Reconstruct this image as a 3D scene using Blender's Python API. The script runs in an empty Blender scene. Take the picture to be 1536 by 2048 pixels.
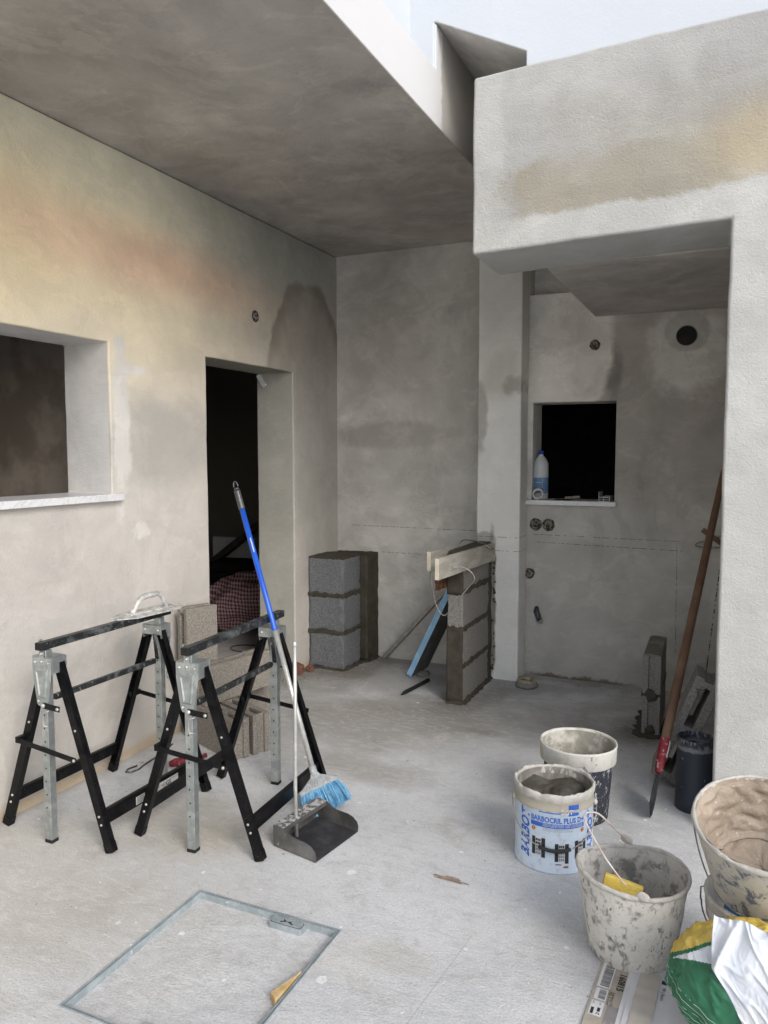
import bpy, bmesh, math, random
from mathutils import Vector, Matrix, noise as mnoise
random.seed(7)
S = bpy.context.scene
COL = S.collection
R = math.radians
PI = math.pi

# ------------------------------------------------------------------ camera, sky, sun, exposure
cam_d = bpy.data.cameras.new('camera')
cam = bpy.data.objects.new('camera', cam_d)
COL.objects.link(cam)
cam.location = (0, 0, 1.5)
cam.rotation_euler = (R(90 - 4.42), 0, R(24.26))
cam_d.sensor_fit = 'VERTICAL'
cam_d.sensor_height = 24.0
cam_d.lens = 24.0 * 1540 / 2048
cam_d.clip_end = 500
S.camera = cam

SUN_EL, SUN_AZ = R(34), R(127)       # azimuth measured from +Y towards +X
w = bpy.data.worlds.new("World")
S.world = w
w.use_nodes = True
wt = w.node_tree
bg = wt.nodes['Background']
sky = wt.nodes.new('ShaderNodeTexSky')
sky.sky_type = 'NISHITA'
sky.sun_disc = False
sky.sun_elevation = SUN_EL
sky.sun_rotation = SUN_AZ
sky.air_density = 1.0
sky.dust_density = 1.5
hs = wt.nodes.new('ShaderNodeHueSaturation')
hs.inputs['Saturation'].default_value = 0.55
wt.links.new(sky.outputs[0], hs.inputs['Color'])
wt.links.new(hs.outputs[0], bg.inputs[0])
bg.inputs[1].default_value = 0.14
sd = bpy.data.lights.new('sun', 'SUN')
sd.energy = 0.95
sd.angle = R(26)
sd.color = (1.0, 0.965, 0.92)
so = bpy.data.objects.new('sun', sd)
COL.objects.link(so)
sdir = Vector((math.sin(SUN_AZ) * math.cos(SUN_EL), math.cos(SUN_AZ) * math.cos(SUN_EL), math.sin(SUN_EL)))
so.rotation_euler = (-sdir).to_track_quat('-Z', 'Y').to_euler()
S.view_settings.view_transform = 'Standard'
S.view_settings.look = 'None'
S.view_settings.gamma = 1.0
S.view_settings.exposure = 0.88
S.cycles.max_bounces = 8
S.cycles.diffuse_bounces = 5
S.cycles.use_denoising = True

# ------------------------------------------------------------------ material helpers
def lin(h):
    if isinstance(h, (tuple, list)):
        return (h[0], h[1], h[2], 1)
    if isinstance(h, (int, float)):
        return (h, h, h, 1)
    h = h.lstrip('#')
    v = [int(h[i:i + 2], 16) / 255 for i in (0, 2, 4)]
    return tuple(x / 12.92 if x <= .04045 else ((x + .055) / 1.055) ** 2.4 for x in v) + (1,)

class NT:
    def __init__(s, name, coord='pos'):
        s.m = bpy.data.materials.new(name)
        s.m.use_nodes = True
        s.t = s.m.node_tree
        s.b = s.t.nodes['Principled BSDF']
        if coord == 'pos':
            g = s.t.nodes.new('ShaderNodeNewGeometry')
            s.P = g.outputs['Position']
        else:
            g = s.t.nodes.new('ShaderNodeTexCoord')
            s.P = g.outputs['Object']
        sp = s.t.nodes.new('ShaderNodeSeparateXYZ')
        s.t.links.new(s.P, sp.inputs[0])
        s.x, s.y, s.z = sp.outputs
    def put(s, sock, v):
        if isinstance(v, bpy.types.NodeSocket):
            s.t.links.new(v, sock)
        else:
            sock.default_value = v
    def math(s, op, a, b=0.0, clamp=False):
        n = s.t.nodes.new('ShaderNodeMath')
        n.operation = op
        n.use_clamp = clamp
        s.put(n.inputs[0], a)
        s.put(n.inputs[1], b)
        return n.outputs[0]
    def mix(s, f, a, b, mode='MIX'):
        n = s.t.nodes.new('ShaderNodeMix')
        n.data_type = 'RGBA'
        n.blend_type = mode
        s.put(n.inputs[0], f)
        s.put(n.inputs[6], a if isinstance(a, bpy.types.NodeSocket) else lin(a))
        s.put(n.inputs[7], b if isinstance(b, bpy.types.NodeSocket) else lin(b))
        return n.outputs[2]
    def noise(s, scale=5, detail=4, rough=.55, dist=0, stretch=None, off=(0, 0, 0), rot=(0, 0, 0)):
        vec = s.P
        if stretch or off != (0, 0, 0) or rot != (0, 0, 0):
            mp = s.t.nodes.new('ShaderNodeMapping')
            s.t.links.new(s.P, mp.inputs[0])
            mp.inputs['Location'].default_value = off
            mp.inputs['Rotation'].default_value = rot
            mp.inputs['Scale'].default_value = stretch or (1, 1, 1)
            vec = mp.outputs[0]
        n = s.t.nodes.new('ShaderNodeTexNoise')
        s.t.links.new(vec, n.inputs['Vector'])
        n.inputs['Scale'].default_value = scale
        n.inputs['Detail'].default_value = detail
        n.inputs['Roughness'].default_value = rough
        n.inputs['Distortion'].default_value = dist
        return n.outputs[0]
    def step(s, x, lo, hi):
        n = s.t.nodes.new('ShaderNodeMapRange')
        n.interpolation_type = 'SMOOTHSTEP'
        s.put(n.inputs[0], x)
        n.inputs[1].default_value = lo
        n.inputs[2].default_value = hi
        n.inputs[3].default_value = 0
        n.inputs[4].default_value = 1
        return n.outputs[0]
    def dots(s, scale, size, off=(0, 0, 0), keep=.5, flat=True):
        mp = s.t.nodes.new('ShaderNodeMapping'); s.t.links.new(s.P, mp.inputs[0])
        mp.inputs['Location'].default_value = off
        if flat: mp.inputs['Scale'].default_value = (1, 1, 0)
        wp = s.t.nodes.new('ShaderNodeVectorMath'); wp.operation = 'ADD'
        nz = s.t.nodes.new('ShaderNodeTexNoise'); nz.inputs['Scale'].default_value = 70; s.t.links.new(s.P, nz.inputs[0])
        sc = s.t.nodes.new('ShaderNodeVectorMath'); sc.operation = 'SCALE'; sc.inputs[3].default_value = .012
        s.t.links.new(nz.outputs[1], sc.inputs[0]); s.t.links.new(mp.outputs[0], wp.inputs[0]); s.t.links.new(sc.outputs[0], wp.inputs[1])
        v = s.t.nodes.new('ShaderNodeTexVoronoi'); v.inputs['Scale'].default_value = scale; s.t.links.new(wp.outputs[0], v.inputs['Vector'])
        sp = s.t.nodes.new('ShaderNodeSeparateXYZ'); s.t.links.new(v.outputs['Color'], sp.inputs[0])
        rad = s.mul(s.math('ADD', s.math('MULTIPLY', s.math('MULTIPLY', sp.outputs[0], sp.outputs[0]), .75), .25), size * scale)
        inside = s.math('LESS_THAN', v.outputs['Distance'], rad)
        return s.mul(inside, s.math('LESS_THAN', sp.outputs[1], keep))
    def mul(s, a, b): return s.math('MULTIPLY', a, b)
    def ellipse(s, u, v, cu, cv, ru, rv, soft=.3, warp=.15, wscale=4, wrot=None):
        """1 inside an ellipse with a noise-warped edge"""
        du = s.math('DIVIDE', s.math('SUBTRACT', u, cu), ru)
        dv = s.math('DIVIDE', s.math('SUBTRACT', v, cv), rv)
        d = s.math('SQRT', s.math('ADD', s.mul(du, du), s.mul(dv, dv)))
        nz = s.noise(wscale, 5, .6, off=(cu * 3.1, cv * 2.3, 1.7))
        d = s.math('ADD', d, s.mul(s.math('SUBTRACT', nz, .5), warp * 4))
        f = s.step(d, 1 - soft, 1 + soft)
        return s.math('SUBTRACT', 1.0, f)
    def box(s, u, v, u0, u1, v0, v1, soft=.01):
        a = s.mul(s.step(u, u0 - soft, u0 + soft), s.math('SUBTRACT', 1.0, s.step(u, u1 - soft, u1 + soft)))
        b = s.mul(s.step(v, v0 - soft, v0 + soft), s.math('SUBTRACT', 1.0, s.step(v, v1 - soft, v1 + soft)))
        return s.mul(a, b)
    def out(s, color, rough=.85, metal=0, heights=(), spec=.3):
        s.put(s.b.inputs['Base Color'], color if isinstance(color, bpy.types.NodeSocket) else lin(color))
        s.put(s.b.inputs['Roughness'], rough)
        s.put(s.b.inputs['Metallic'], metal)
        s.b.inputs['Specular IOR Level'].default_value = spec
        nrm = None
        for h, strength, dist in heights:
            bp = s.t.nodes.new('ShaderNodeBump')
            bp.inputs['Strength'].default_value = strength
            bp.inputs['Distance'].default_value = dist
            s.t.links.new(h, bp.inputs['Height'])
            if nrm is not None:
                s.t.links.new(nrm, bp.inputs['Normal'])
            nrm = bp.outputs[0]
        if nrm is not None:
            s.t.links.new(nrm, s.b.inputs['Normal'])
        return s.m

def simple(name, c1, c2=None, scale=12, lo=.45, hi=.62, rough=.6, metal=0, bump=.15, bscale=60, bdist=.002,
           coord='obj', dust=None, dscale=70, dlo=.62, dhi=.68, detail=5, spec=.3, stretch=None):
    n = NT(name, coord)
    col = n.mix(n.step(n.noise(scale, detail, .62, stretch=stretch), lo, hi), c1, c2 if c2 is not None else c1)
    if dust:
        d = n.step(n.noise(dscale, 4, .6, off=(3, 1, 2)), dlo, dhi)
        col = n.mix(d, col, dust)
    return n.out(col, rough, metal, [(n.noise(bscale, 4, .6), bump, bdist)], spec)

BASE = (.40, .385, .36)
def plaster(name, base=BASE, patches=(), rough_grain=1.0, mott=.5, extra=None):
    n = NT(name)
    g1 = n.noise(1.3, 5, .55, .6)
    g2 = n.noise(5, 6, .6, .3, off=(5, 2, 1))
    g3 = n.noise(90, 3, .6)
    g4 = n.step(n.noise(2.6, 7, .62, 1.1, off=(1, 4, 6), stretch=(1, 1, 1.5)), .42, .66)
    g5 = n.step(n.noise(1.7, 6, .6, .8, off=(8, 4, 1), stretch=(1, 1, .7)), .40, .62)
    k = n.math('ADD', 1.0, n.mul(n.math('SUBTRACT', g1, .5), mott))
    k = n.math('ADD', k, n.mul(n.math('SUBTRACT', g4, .5), mott * .22))
    k = n.math('ADD', k, n.mul(n.math('SUBTRACT', g5, .5), mott * .20))
    g6 = n.step(n.noise(1.5, 8, .68, .5, off=(12, 3, 7), stretch=(1, 1, .8)), .515, .53)
    g7 = n.step(n.noise(3.4, 8, .7, .9, off=(2, 13, 5), stretch=(1, 1, 2)), .56, .585)
    k = n.math('ADD', k, n.mul(n.math('SUBTRACT', g6, .5), mott * .13))
    k = n.math('ADD', k, n.mul(g7, mott * .15))
    k = n.math('ADD', k, n.mul(n.math('SUBTRACT', g2, .5), mott * .45))
    k = n.math('ADD', k, n.mul(n.math('SUBTRACT', g3, .5), .10))
    cb = n.t.nodes.new('ShaderNodeCombineXYZ')
    for i in range(3): n.t.links.new(k, cb.inputs[i])
    col = lin(base)
    rgb = n.t.nodes.new('ShaderNodeRGB'); rgb.outputs[0].default_value = col
    col = rgb.outputs[0]
    ax = {'x': n.x, 'y': n.y, 'z': n.z}
    for p in patches:
        (u, v), (cu, cv), (ru, rv), c, st = p[:5]
        soft, warp, ws = (list(p[5:]) + [.3, .15, 4][len(p[5:]):])[:3]
        f = n.ellipse(ax[u], ax[v], cu, cv, ru, rv, soft, warp, ws)
        col = n.mix(n.mul(f, st), col, c)
    if extra:
        col = extra(n, col)
    col = n.mix(1.0, col, cb.outputs[0], 'MULTIPLY')
    h1 = n.noise(2.2, 3, .5, .4)
    h2 = n.noise(14, 4, .6, .2, stretch=(1, 1, 1.8))
    h3 = n.noise(170, 3, .65)
    return n.out(col, .92, 0, [(h1, .6, .03), (h2, .4, .006), (n.noise(95, 4, .7), .5 * rough_grain, .005 * rough_grain), (h3, .5 * rough_grain, .004 * rough_grain)], .2)

# ------------------------------------------------------------------ mesh helpers
def tag(o, label=None, cat=None, group=None, kind=None):
    if label: o['label'] = label
    if cat: o['category'] = cat
    if group: o['group'] = group
    if kind: o['kind'] = kind
    return o

def thing(name, label, cat, loc=(0, 0, 0), group=None):
    o = bpy.data.objects.new(name, None)
    COL.objects.link(o)
    o.location = loc
    o.empty_display_size = .05
    return tag(o, label, cat, group)

class MB:
    def __init__(s):
        s.bm = bmesh.new()
        s.mats = []
    def mi(s, m):
        if m is None: return 0
        if m not in s.mats: s.mats.append(m)
        return s.mats.index(m)
    def face(s, vs, m=None, smooth=False):
        try:
            f = s.bm.faces.new(vs)
        except ValueError:
            return None
        f.material_index = s.mi(m)
        f.smooth = smooth
        return f
    def poly(s, pts, m=None):
        return s.face([s.bm.verts.new(p) for p in pts], m)
    def prism(s, pts, ext, m=None):
        """closed polygon (3D points) extruded by vector ext"""
        e = Vector(ext)
        a = [s.bm.verts.new(p) for p in pts]
        b = [s.bm.verts.new(Vector(p) + e) for p in pts]
        n = len(pts)
        s.face(a[::-1], m); s.face(b, m)
        for i in range(n):
            s.face([a[i], a[(i + 1) % n], b[(i + 1) % n], b[i]], m)
        return s
    def box(s, lo, hi, m=None, M=None):
        (x0, y0, z0), (x1, y1, z1) = lo, hi
        c = [(x0, y0, z0), (x1, y0, z0), (x1, y1, z0), (x0, y1, z0), (x0, y0, z1), (x1, y0, z1), (x1, y1, z1), (x0, y1, z1)]
        v = [s.bm.verts.new(M @ Vector(p) if M else p) for p in c]
        for f in ((3, 2, 1, 0), (4, 5, 6, 7), (0, 1, 5, 4), (1, 2, 6, 5), (2, 3, 7, 6), (3, 0, 4, 7)):
            s.face([v[i] for i in f], m)
        return s
    def bar(s, p0, p1, w, h, m=None, up=(0, 0, 1)):
        p0, p1 = Vector(p0), Vector(p1)
        d = (p1 - p0); L = d.length; d.normalize()
        side = d.cross(Vector(up))
        if side.length < 1e-4: side = d.cross(Vector((0, 1, 0)))
        side.normalize(); u = side.cross(d).normalized()
        M = Matrix.Translation(p0) @ Matrix((side, d, u)).transposed().to_4x4()
        return s.box((-w / 2, 0, -h / 2), (w / 2, L, h / 2), m, M)
    def tube(s, pts, r, m=None, n=10, closed=False, cap=True):
        pts = [Vector(p) for p in pts]
        k = len(pts)
        rr = r if isinstance(r, (list, tuple)) else [r] * k
        rings = []
        prev = None
        for i, p in enumerate(pts):
            if closed:
                t = pts[(i + 1) % k] - pts[i - 1]
            else:
                t = pts[min(i + 1, k - 1)] - pts[max(i - 1, 0)]
            t.normalize()
            if prev is None:
                a = Vector((0, 0, 1)) if abs(t.z) < .9 else Vector((1, 0, 0))
                u = t.cross(a).normalized()
            else:
                u = (prev - t * prev.dot(t)).normalized()
            prev = u
            v = t.cross(u)
            rings.append([s.bm.verts.new(p + (u * math.cos(2 * PI * j / n) + v * math.sin(2 * PI * j / n)) * rr[i]) for j in range(n)])
        for i in range(k if closed else k - 1):
            a, b = rings[i], rings[(i + 1) % k]
            for j in range(n):
                s.face([a[j], a[(j + 1) % n], b[(j + 1) % n], b[j]], m, True)
        if cap and not closed:
            s.face(rings[0][::-1], m); s.face(rings[-1], m)
        return s
    def lathe(s, prof, c=(0, 0, 0), n=56, m=None, M=None, sx=1, sy=1, smooth=True, mf=None):
        c = Vector(c)
        rings = []
        for r, z in prof:
            if r < 1e-5:
                p = Vector((0, 0, z))
                p = (M @ p) if M else p
                rings.append([s.bm.verts.new(c + p)])
                continue
            ring = []
            for j in range(n):
                a = 2 * PI * j / n
                p = Vector((r * math.cos(a) * sx, r * math.sin(a) * sy, z))
                p = (M @ p) if M else p
                ring.append(s.bm.verts.new(c + p))
            rings.append(ring)
        for i in range(len(rings) - 1):
            a, b = rings[i], rings[i + 1]
            mm = mf(prof[i], prof[i + 1]) if mf else m
            for j in range(n):
                k = (j + 1) % n
                if len(a) == 1 and len(b) == 1: continue
                if len(a) == 1: s.face([a[0], b[k], b[j]], mm, smooth)
                elif len(b) == 1: s.face([a[j], a[k], b[0]], mm, smooth)
                else: s.face([a[j], a[k], b[k], b[j]], mm, smooth)
        return s
    def grid(s, fn, nu, nv, m=None, mf=None, smooth=True):
        """fn(u,v) -> point, u,v in 0..1; mf(u,v) -> material"""
        V = [[s.bm.verts.new(fn(i / nu, j / nv)) for j in range(nv + 1)] for i in range(nu + 1)]
        for i in range(nu):
            for j in range(nv):
                mm = mf((i + .5) / nu, (j + .5) / nv) if mf else m
                s.face([V[i][j], V[i + 1][j], V[i + 1][j + 1], V[i][j + 1]], mm, smooth)
        return s
    def cells(s, xs, ys, zs, filled, mf=None):
        """solid built from the filled cells of a grid: outer faces only, shared vertices"""
        vc = {}
        def V(i, j, k):
            if (i, j, k) not in vc: vc[(i, j, k)] = s.bm.verts.new((xs[i], ys[j], zs[k]))
            return vc[(i, j, k)]
        nx, ny, nz = len(xs) - 1, len(ys) - 1, len(zs) - 1
        F = [[[bool(filled((xs[i] + xs[i + 1]) / 2, (ys[j] + ys[j + 1]) / 2, (zs[k] + zs[k + 1]) / 2)) for k in range(nz)] for j in range(ny)] for i in range(nx)]
        def f(i, j, k): return 0 <= i < nx and 0 <= j < ny and 0 <= k < nz and F[i][j][k]
        q = {(1, 0, 0): ((1, 0, 0), (1, 1, 0), (1, 1, 1), (1, 0, 1)), (-1, 0, 0): ((0, 0, 0), (0, 0, 1), (0, 1, 1), (0, 1, 0)),
             (0, 1, 0): ((0, 1, 0), (0, 1, 1), (1, 1, 1), (1, 1, 0)), (0, -1, 0): ((0, 0, 0), (1, 0, 0), (1, 0, 1), (0, 0, 1)),
             (0, 0, 1): ((0, 0, 1), (1, 0, 1), (1, 1, 1), (0, 1, 1)), (0, 0, -1): ((0, 0, 0), (0, 1, 0), (1, 1, 0), (1, 0, 0))}
        for i in range(nx):
            for j in range(ny):
                for k in range(nz):
                    if not F[i][j][k]: continue
                    for d, cs in q.items():
                        if not f(i + d[0], j + d[1], k + d[2]):
                            s.face([V(i + a, j + b, k + c) for a, b, c in cs], mf(d) if mf else None)
        return s
    def sub(s, cuts=3, edges=None):
        bmesh.ops.subdivide_edges(s.bm, edges=edges or s.bm.edges[:], cuts=cuts, use_grid_fill=True)
        return s
    def rough(s, amp, scale, amp2=0, scale2=40, seed=0, cond=None):
        s.bm.normal_update()
        for v in s.bm.verts:
            if cond and not cond(v.co): continue
            p = v.co + Vector((seed * 3.7, seed * 1.3, seed))
            d = mnoise.noise(p * scale) * amp
            if amp2: d += mnoise.noise(p * scale2) * amp2
            v.co += v.normal * d
        return s
    def xf(s, M):
        s.bm.transform(M)
        return s
    def build(s, name, mat=None, parent=None, bevel=0, seg=2, local=False, sub=0, recalc=True, auto=None, solid=0, ang=35):
        if mat is not None:
            s.mats = [mat] + [m for m in s.mats if m is not mat] if not s.mats else s.mats
        if recalc: bmesh.ops.recalc_face_normals(s.bm, faces=s.bm.faces[:])
        if parent and not local:
            q_ = parent; off_ = Vector((0, 0, 0))
            while q_: off_ += q_.location; q_ = q_.parent
            s.bm.transform(Matrix.Translation(-off_))
        me = bpy.data.meshes.new(name)
        s.bm.to_mesh(me)
        s.bm.free()
        for m in (s.mats or [mat]): me.materials.append(m)
        o = bpy.data.objects.new(name, me)
        COL.objects.link(o)
        if parent: o.parent = parent
        if solid:
            md = o.modifiers.new('solidify', 'SOLIDIFY'); md.thickness = solid; md.offset = 0
        if bevel:
            md = o.modifiers.new('bevel', 'BEVEL'); md.width = bevel; md.segments = seg
            md.limit_method = 'ANGLE'; md.angle_limit = R(ang)
            for p in me.polygons: p.use_smooth = True
            md.harden_normals = True
        if sub:
            md = o.modifiers.new('sub', 'SUBSURF'); md.levels = md.render_levels = sub
        return o

def reparent(o, p):
    """make a world-space mesh a child of p (p unrotated)"""
    o.parent = p
    o.location = o.location - p.location if o.location.length else -p.location
    return o

def copy_tree(o, parent=None):
    c = o.copy()
    COL.objects.link(c)
    if parent: c.parent = parent
    for ch in [x for x in bpy.data.objects if x.parent is o]:
        copy_tree(ch, c)
    return c

def text_geo(txt, size, shear=0, bold=0, res=2, align='LEFT'):
    cu = bpy.data.curves.new('t', 'FONT')
    cu.body = txt; cu.size = size; cu.shear = shear; cu.offset = bold; cu.resolution_u = res
    cu.align_x = align
    ob = bpy.data.objects.new('t', cu)
    COL.objects.link(ob)
    dg = bpy.context.evaluated_depsgraph_get()
    me = bpy.data.meshes.new_from_object(ob.evaluated_get(dg))
    vs = [tuple(v.co) for v in me.vertices]
    fs = [tuple(p.vertices) for p in me.polygons]
    bpy.data.objects.remove(ob); bpy.data.curves.remove(cu); bpy.data.meshes.remove(me)
    return vs, fs
def add_text(mb, txt, size, fn, m, **k):
    """fn maps flat (x,y) to a 3D point"""
    vs, fs = text_geo(txt, size, **k)
    V = [mb.bm.verts.new(fn(v[0], v[1])) for v in vs]
    for f in fs: mb.face([V[i] for i in f], m)
def text_width(txt, size, **k):
    vs, _ = text_geo(txt, size, **k)
    return max(v[0] for v in vs)

def sock_noise(p, s): return mnoise.noise(Vector(p) * s)

# ------------------------------------------------------------------ common materials
XL, YB = -2.666, 5.075          # face of the long left wall, face of the back wall
XS, ZC, ZT = -1.215, 2.915, 3.147   # edge, underside and top of the roof slab
YW = 3.24                        # white upper wall
XR = -.82                        # right side of the light shaft
ZL = 2.352                       # underside of beam and low soffit

yellow, orange, green_, pale = (.56, .45, .27), (.50, .36, .24), (.44, .47, .36), (.50, .47, .425)
left_patches = [
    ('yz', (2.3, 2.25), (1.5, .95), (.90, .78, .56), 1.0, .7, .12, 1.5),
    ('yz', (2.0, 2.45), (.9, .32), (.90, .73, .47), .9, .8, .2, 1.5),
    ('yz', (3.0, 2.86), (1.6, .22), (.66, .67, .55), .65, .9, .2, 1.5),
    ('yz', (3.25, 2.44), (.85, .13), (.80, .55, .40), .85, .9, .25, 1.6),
    ('yz', (4.3, 2.75), (.8, .40), (.30, .315, .285), .75, .8, .2, 1.5),
    ('yz', (2.6, 1.1), (1.6, .75), (.55, .52, .49), .9, .8, .25, 1.3),
    ('yz', (3.15, 1.55), (.42, .22), (.44, .42, .39), .75, .35, .3, 3),
    ('yz', (2.3, 1.0), (.8, .18), (.50, .455, .43), .5, .8, .5, 3),
    ('yz', (4.72, 1.5), (.42, .8), (.40, .39, .36), .6, .6, .3, 3),
    ('yz', (2.86, 1.62), (.055, .40), (.68, .66, .63), .8, .3, .45, 9),
    ('yz', (2.95, 1.9), (.10, .02), (.72, .70, .67), .8, .5, .5, 14),
    ('yz', (2.98, 1.12), (.05, .04), (.70, .68, .66), .7, .5, .7, 20),
]
def left_extra(n, col):
    f = n.math('SUBTRACT', 1.0, n.step(n.math('ADD', n.z, n.mul(n.noise(5, 4), .12)), .08, .14))
    col = n.mix(n.mul(f, .8), col, (.46, .36, .24))
    dome = n.ellipse(n.y, n.z, 4.66, 1.98, .52, .66, .035, .07, 4.5)
    fade = n.step(n.math('ADD', n.z, n.mul(n.noise(4, 6), .5)), 1.85, 2.65)
    inner = n.ellipse(n.y, n.z, 4.45, 2.12, .20, .34, .7, .35, 3)
    streak = n.step(n.noise(5, 5, .6, .6, stretch=(1, 1, .35)), .40, .62)
    col = n.mix(n.mul(n.mul(dome, fade), .58), col, (.30, .27, .235))
    col = n.mix(n.mul(n.mul(dome, inner), n.mul(streak, .85)), col, (.45, .40, .345))
    rim = n.math('SUBTRACT', dome, n.ellipse(n.y, n.z, 4.66, 1.94, .46, .60, .12, .10, 3))
    col = n.mix(n.mul(n.mul(rim, fade), .5), col, (.18, .155, .13))
    rv = n.math('LESS_THAN', n.x, XL - .012)
    col = n.mix(n.mul(rv, n.mul(n.math('LESS_THAN', n.y, 3.0), .85)), col, (.62, .61, .60))
    col = n.mix(n.mul(rv, n.mul(n.math('GREATER_THAN', n.y, 3.4), .8)), col, (.30, .305, .25))
    e = n.box(n.y, n.z, 4.43, 4.49, 0, 2.1, .008)
    return n.mix(n.mul(e, .5), col, (.52, .50, .46))
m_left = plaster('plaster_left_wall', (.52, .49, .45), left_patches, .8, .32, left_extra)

def dashes(n, f, amt=.55):
    d = n.step(n.noise(38, 3, .7), .44, .5)
    return n.mul(n.mul(f, amt), d)
def back_extra(n, col):
    dark = (.06, .055, .05)
    def sline(a, x0, x1, z0, slope, w=.0016):
        zz = n.math('SUBTRACT', n.z, n.mul(n.math('SUBTRACT', n.x, x0), slope))
        return n.box(n.x, zz, x0, x1, z0 - w, z0 + w, .0012)
    for a in ((-2.56, -1.5, .966, -.004), (-2.3, -1.6, .778, -.003), (-1.2, -.86, .955, -.002), (-.80, -.25, .952, -.003), (-1.17, -.26, .905, -.016)):
        col = n.mix(dashes(n, sline(0, *a), .9), col, dark)
    xx = n.math('ADD', n.x, n.mul(n.z, .012))
    col = n.mix(dashes(n, n.box(xx, n.z, -.2835, -.2805, .25, .95, .0012), .9), col, dark)
    xx = n.math('SUBTRACT', n.x, n.mul(n.z, .09))
    col = n.mix(dashes(n, n.box(xx, n.z, -.120, -.113, .05, .95, .0012), 1), col, dark)
    for cx, cz, r in ((-1.818, 1.007, .012), (-1.664, .999, .012), (-1.11, .50, .009)):
        e = n.ellipse(n.x, n.z, cx, cz, r, r, .25, 0)
        col = n.mix(n.mul(e, .6), col, (.5, .49, .47))
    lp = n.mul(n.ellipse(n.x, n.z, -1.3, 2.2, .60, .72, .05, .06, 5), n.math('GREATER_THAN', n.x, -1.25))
    col = n.mix(n.mul(lp, .9), col, (.82, .79, .73))  # pale drying plaster, with light from the shaft put into the colour
    # broken render along the foot of the recess
    f = n.math('SUBTRACT', 1.0, n.step(n.math('ADD', n.z, n.mul(n.noise(9, 5, .7), .09)), .055, .075))
    f = n.mul(f, n.box(n.x, n.z, -1.2, -.55, -1, 1, .1))
    return n.mix(f, col, (.19, .165, .125))
back_patches = [
    ('xz', (-2.1, 2.3), (.55, .55), (.40, .375, .34), .75, .7, .4, 2),
    ('xz', (-1.75, 1.9), (.35, .7), (.50, .49, .46), .5, .7, .4, 2.2),
    ('xz', (-2.2, 1.62), (.42, .09), (.40, .375, .34), .7, .30, .5, 3),
    ('xz', (-1.95, 2.75), (.25, .2), (.52, .51, .48), .5, .8, .4, 3),
    ('xz', (-2.0, 1.35), (.6, .25), (.48, .465, .435), .5, .6, .4, 2),
    ('xz', (-.35, 1.85), (.46, .80), (.43, .40, .365), .85, .22, .10, 3),
    ('xz', (-.70, 1.98), (.05, .16), (.19, .175, .155), .6, .5, .5, 8),
    ('xz', (-.27, 2.12), (.23, .26), (.68, .665, .63), .85, .25, .3, 7),
    ('xz', (-.27, 2.23), (.13, .12), (.40, .385, .36), .6, .1, .06, 6),
    ('xz', (-.8, .45), (.9, .8), (.37, .355, .33), .6, .6, .3, 2),
]
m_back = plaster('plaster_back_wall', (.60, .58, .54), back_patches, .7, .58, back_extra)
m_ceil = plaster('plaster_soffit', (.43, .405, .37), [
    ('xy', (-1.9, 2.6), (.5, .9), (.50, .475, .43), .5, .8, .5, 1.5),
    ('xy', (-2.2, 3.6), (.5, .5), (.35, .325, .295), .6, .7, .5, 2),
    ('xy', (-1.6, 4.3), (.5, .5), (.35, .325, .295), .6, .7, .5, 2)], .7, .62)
def beam_extra(n, col):
    # lighter fresh render along the lower edge of the beam and its left end
    zb = n.math('ADD', n.z, n.mul(n.math('SUBTRACT', n.noise(6, 6, .75), .5), .12))
    zb = n.math('ADD', zb, n.mul(n.step(n.x, -.55, .05), -.03))
    lo = n.math('SUBTRACT', 1.0, n.step(zb, 2.455, 2.485))
    le = n.math('SUBTRACT', 1.0, n.step(n.math('ADD', n.x, n.mul(n.math('SUBTRACT', n.noise(5, 5, .7, off=(1, 2, 3)), .5), .25)), -.93, -.86))
    return n.mix(n.math('MAXIMUM', lo, n.mul(le, .7)), col, (.475, .47, .45))
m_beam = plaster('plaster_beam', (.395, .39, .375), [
    ('xz', (-.45, 2.56), (.48, .16), (.33, .305, .25), .95, .15, .35, 5),
    ('xz', (-.05, 2.68), (.42, .15), (.35, .33, .28), .7, .5, .5, 3),
    ('xz', (.10, 2.62), (.22, .15), (.43, .36, .245), .7, .6, .3, 3),
    ('xz', (-.35, 2.83), (.45, .10), (.34, .325, .30), .6, .6, .5, 4),
    ('xz', (-.6, 2.72), (.15, .10), (.37, .355, .33), .5, .6, .5, 4)], 1.15, .30, beam_extra)
m_col = plaster('plaster_column', (.76, .75, .72), [
    ('xz', (-1.52, 1.75), (.05, .22), (.42, .40, .37), .8, .3, .5, 6),
    ('xz', (-1.36, 2.0), (.12, .14), (.53, .51, .47), .6, .5, .5, 5),
    ('xz', (-1.28, 1.93), (.07, .05), (.30, .28, .25), .6, .5, .8, 12),
    ('xz', (-1.47, .91), (.085, .07), (.30, .28, .25), .65, .15, .25, 9),
    ('xz', (-1.42, .45), (.03, .5), (.15, .135, .11), .85, .25, .35, 9),
    ('xz', (-1.35, 2.45), (.2, .3), (.56, .54, .51), .5, .7, .4, 3)], .8, .22,
    lambda n, col: n.mix(dashes(n, n.math('MAXIMUM', n.box(n.x, n.z, -1.6, -1.2, .9465, .9495, .0012), n.box(n.x, n.z, -1.5, -1.2, .857, .860, .0012)), .9), col, (.07, .065, .06)))
m_white = NT('white_masonry_paint')
m_white = m_white.out(m_white.mix(m_white.noise(3, 4), (.53, .56, .60), (.57, .60, .64)), .8, 0, [(m_white.noise(120, 3), .3, .003), (m_white.noise(6, 3), .3, .01)])
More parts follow.
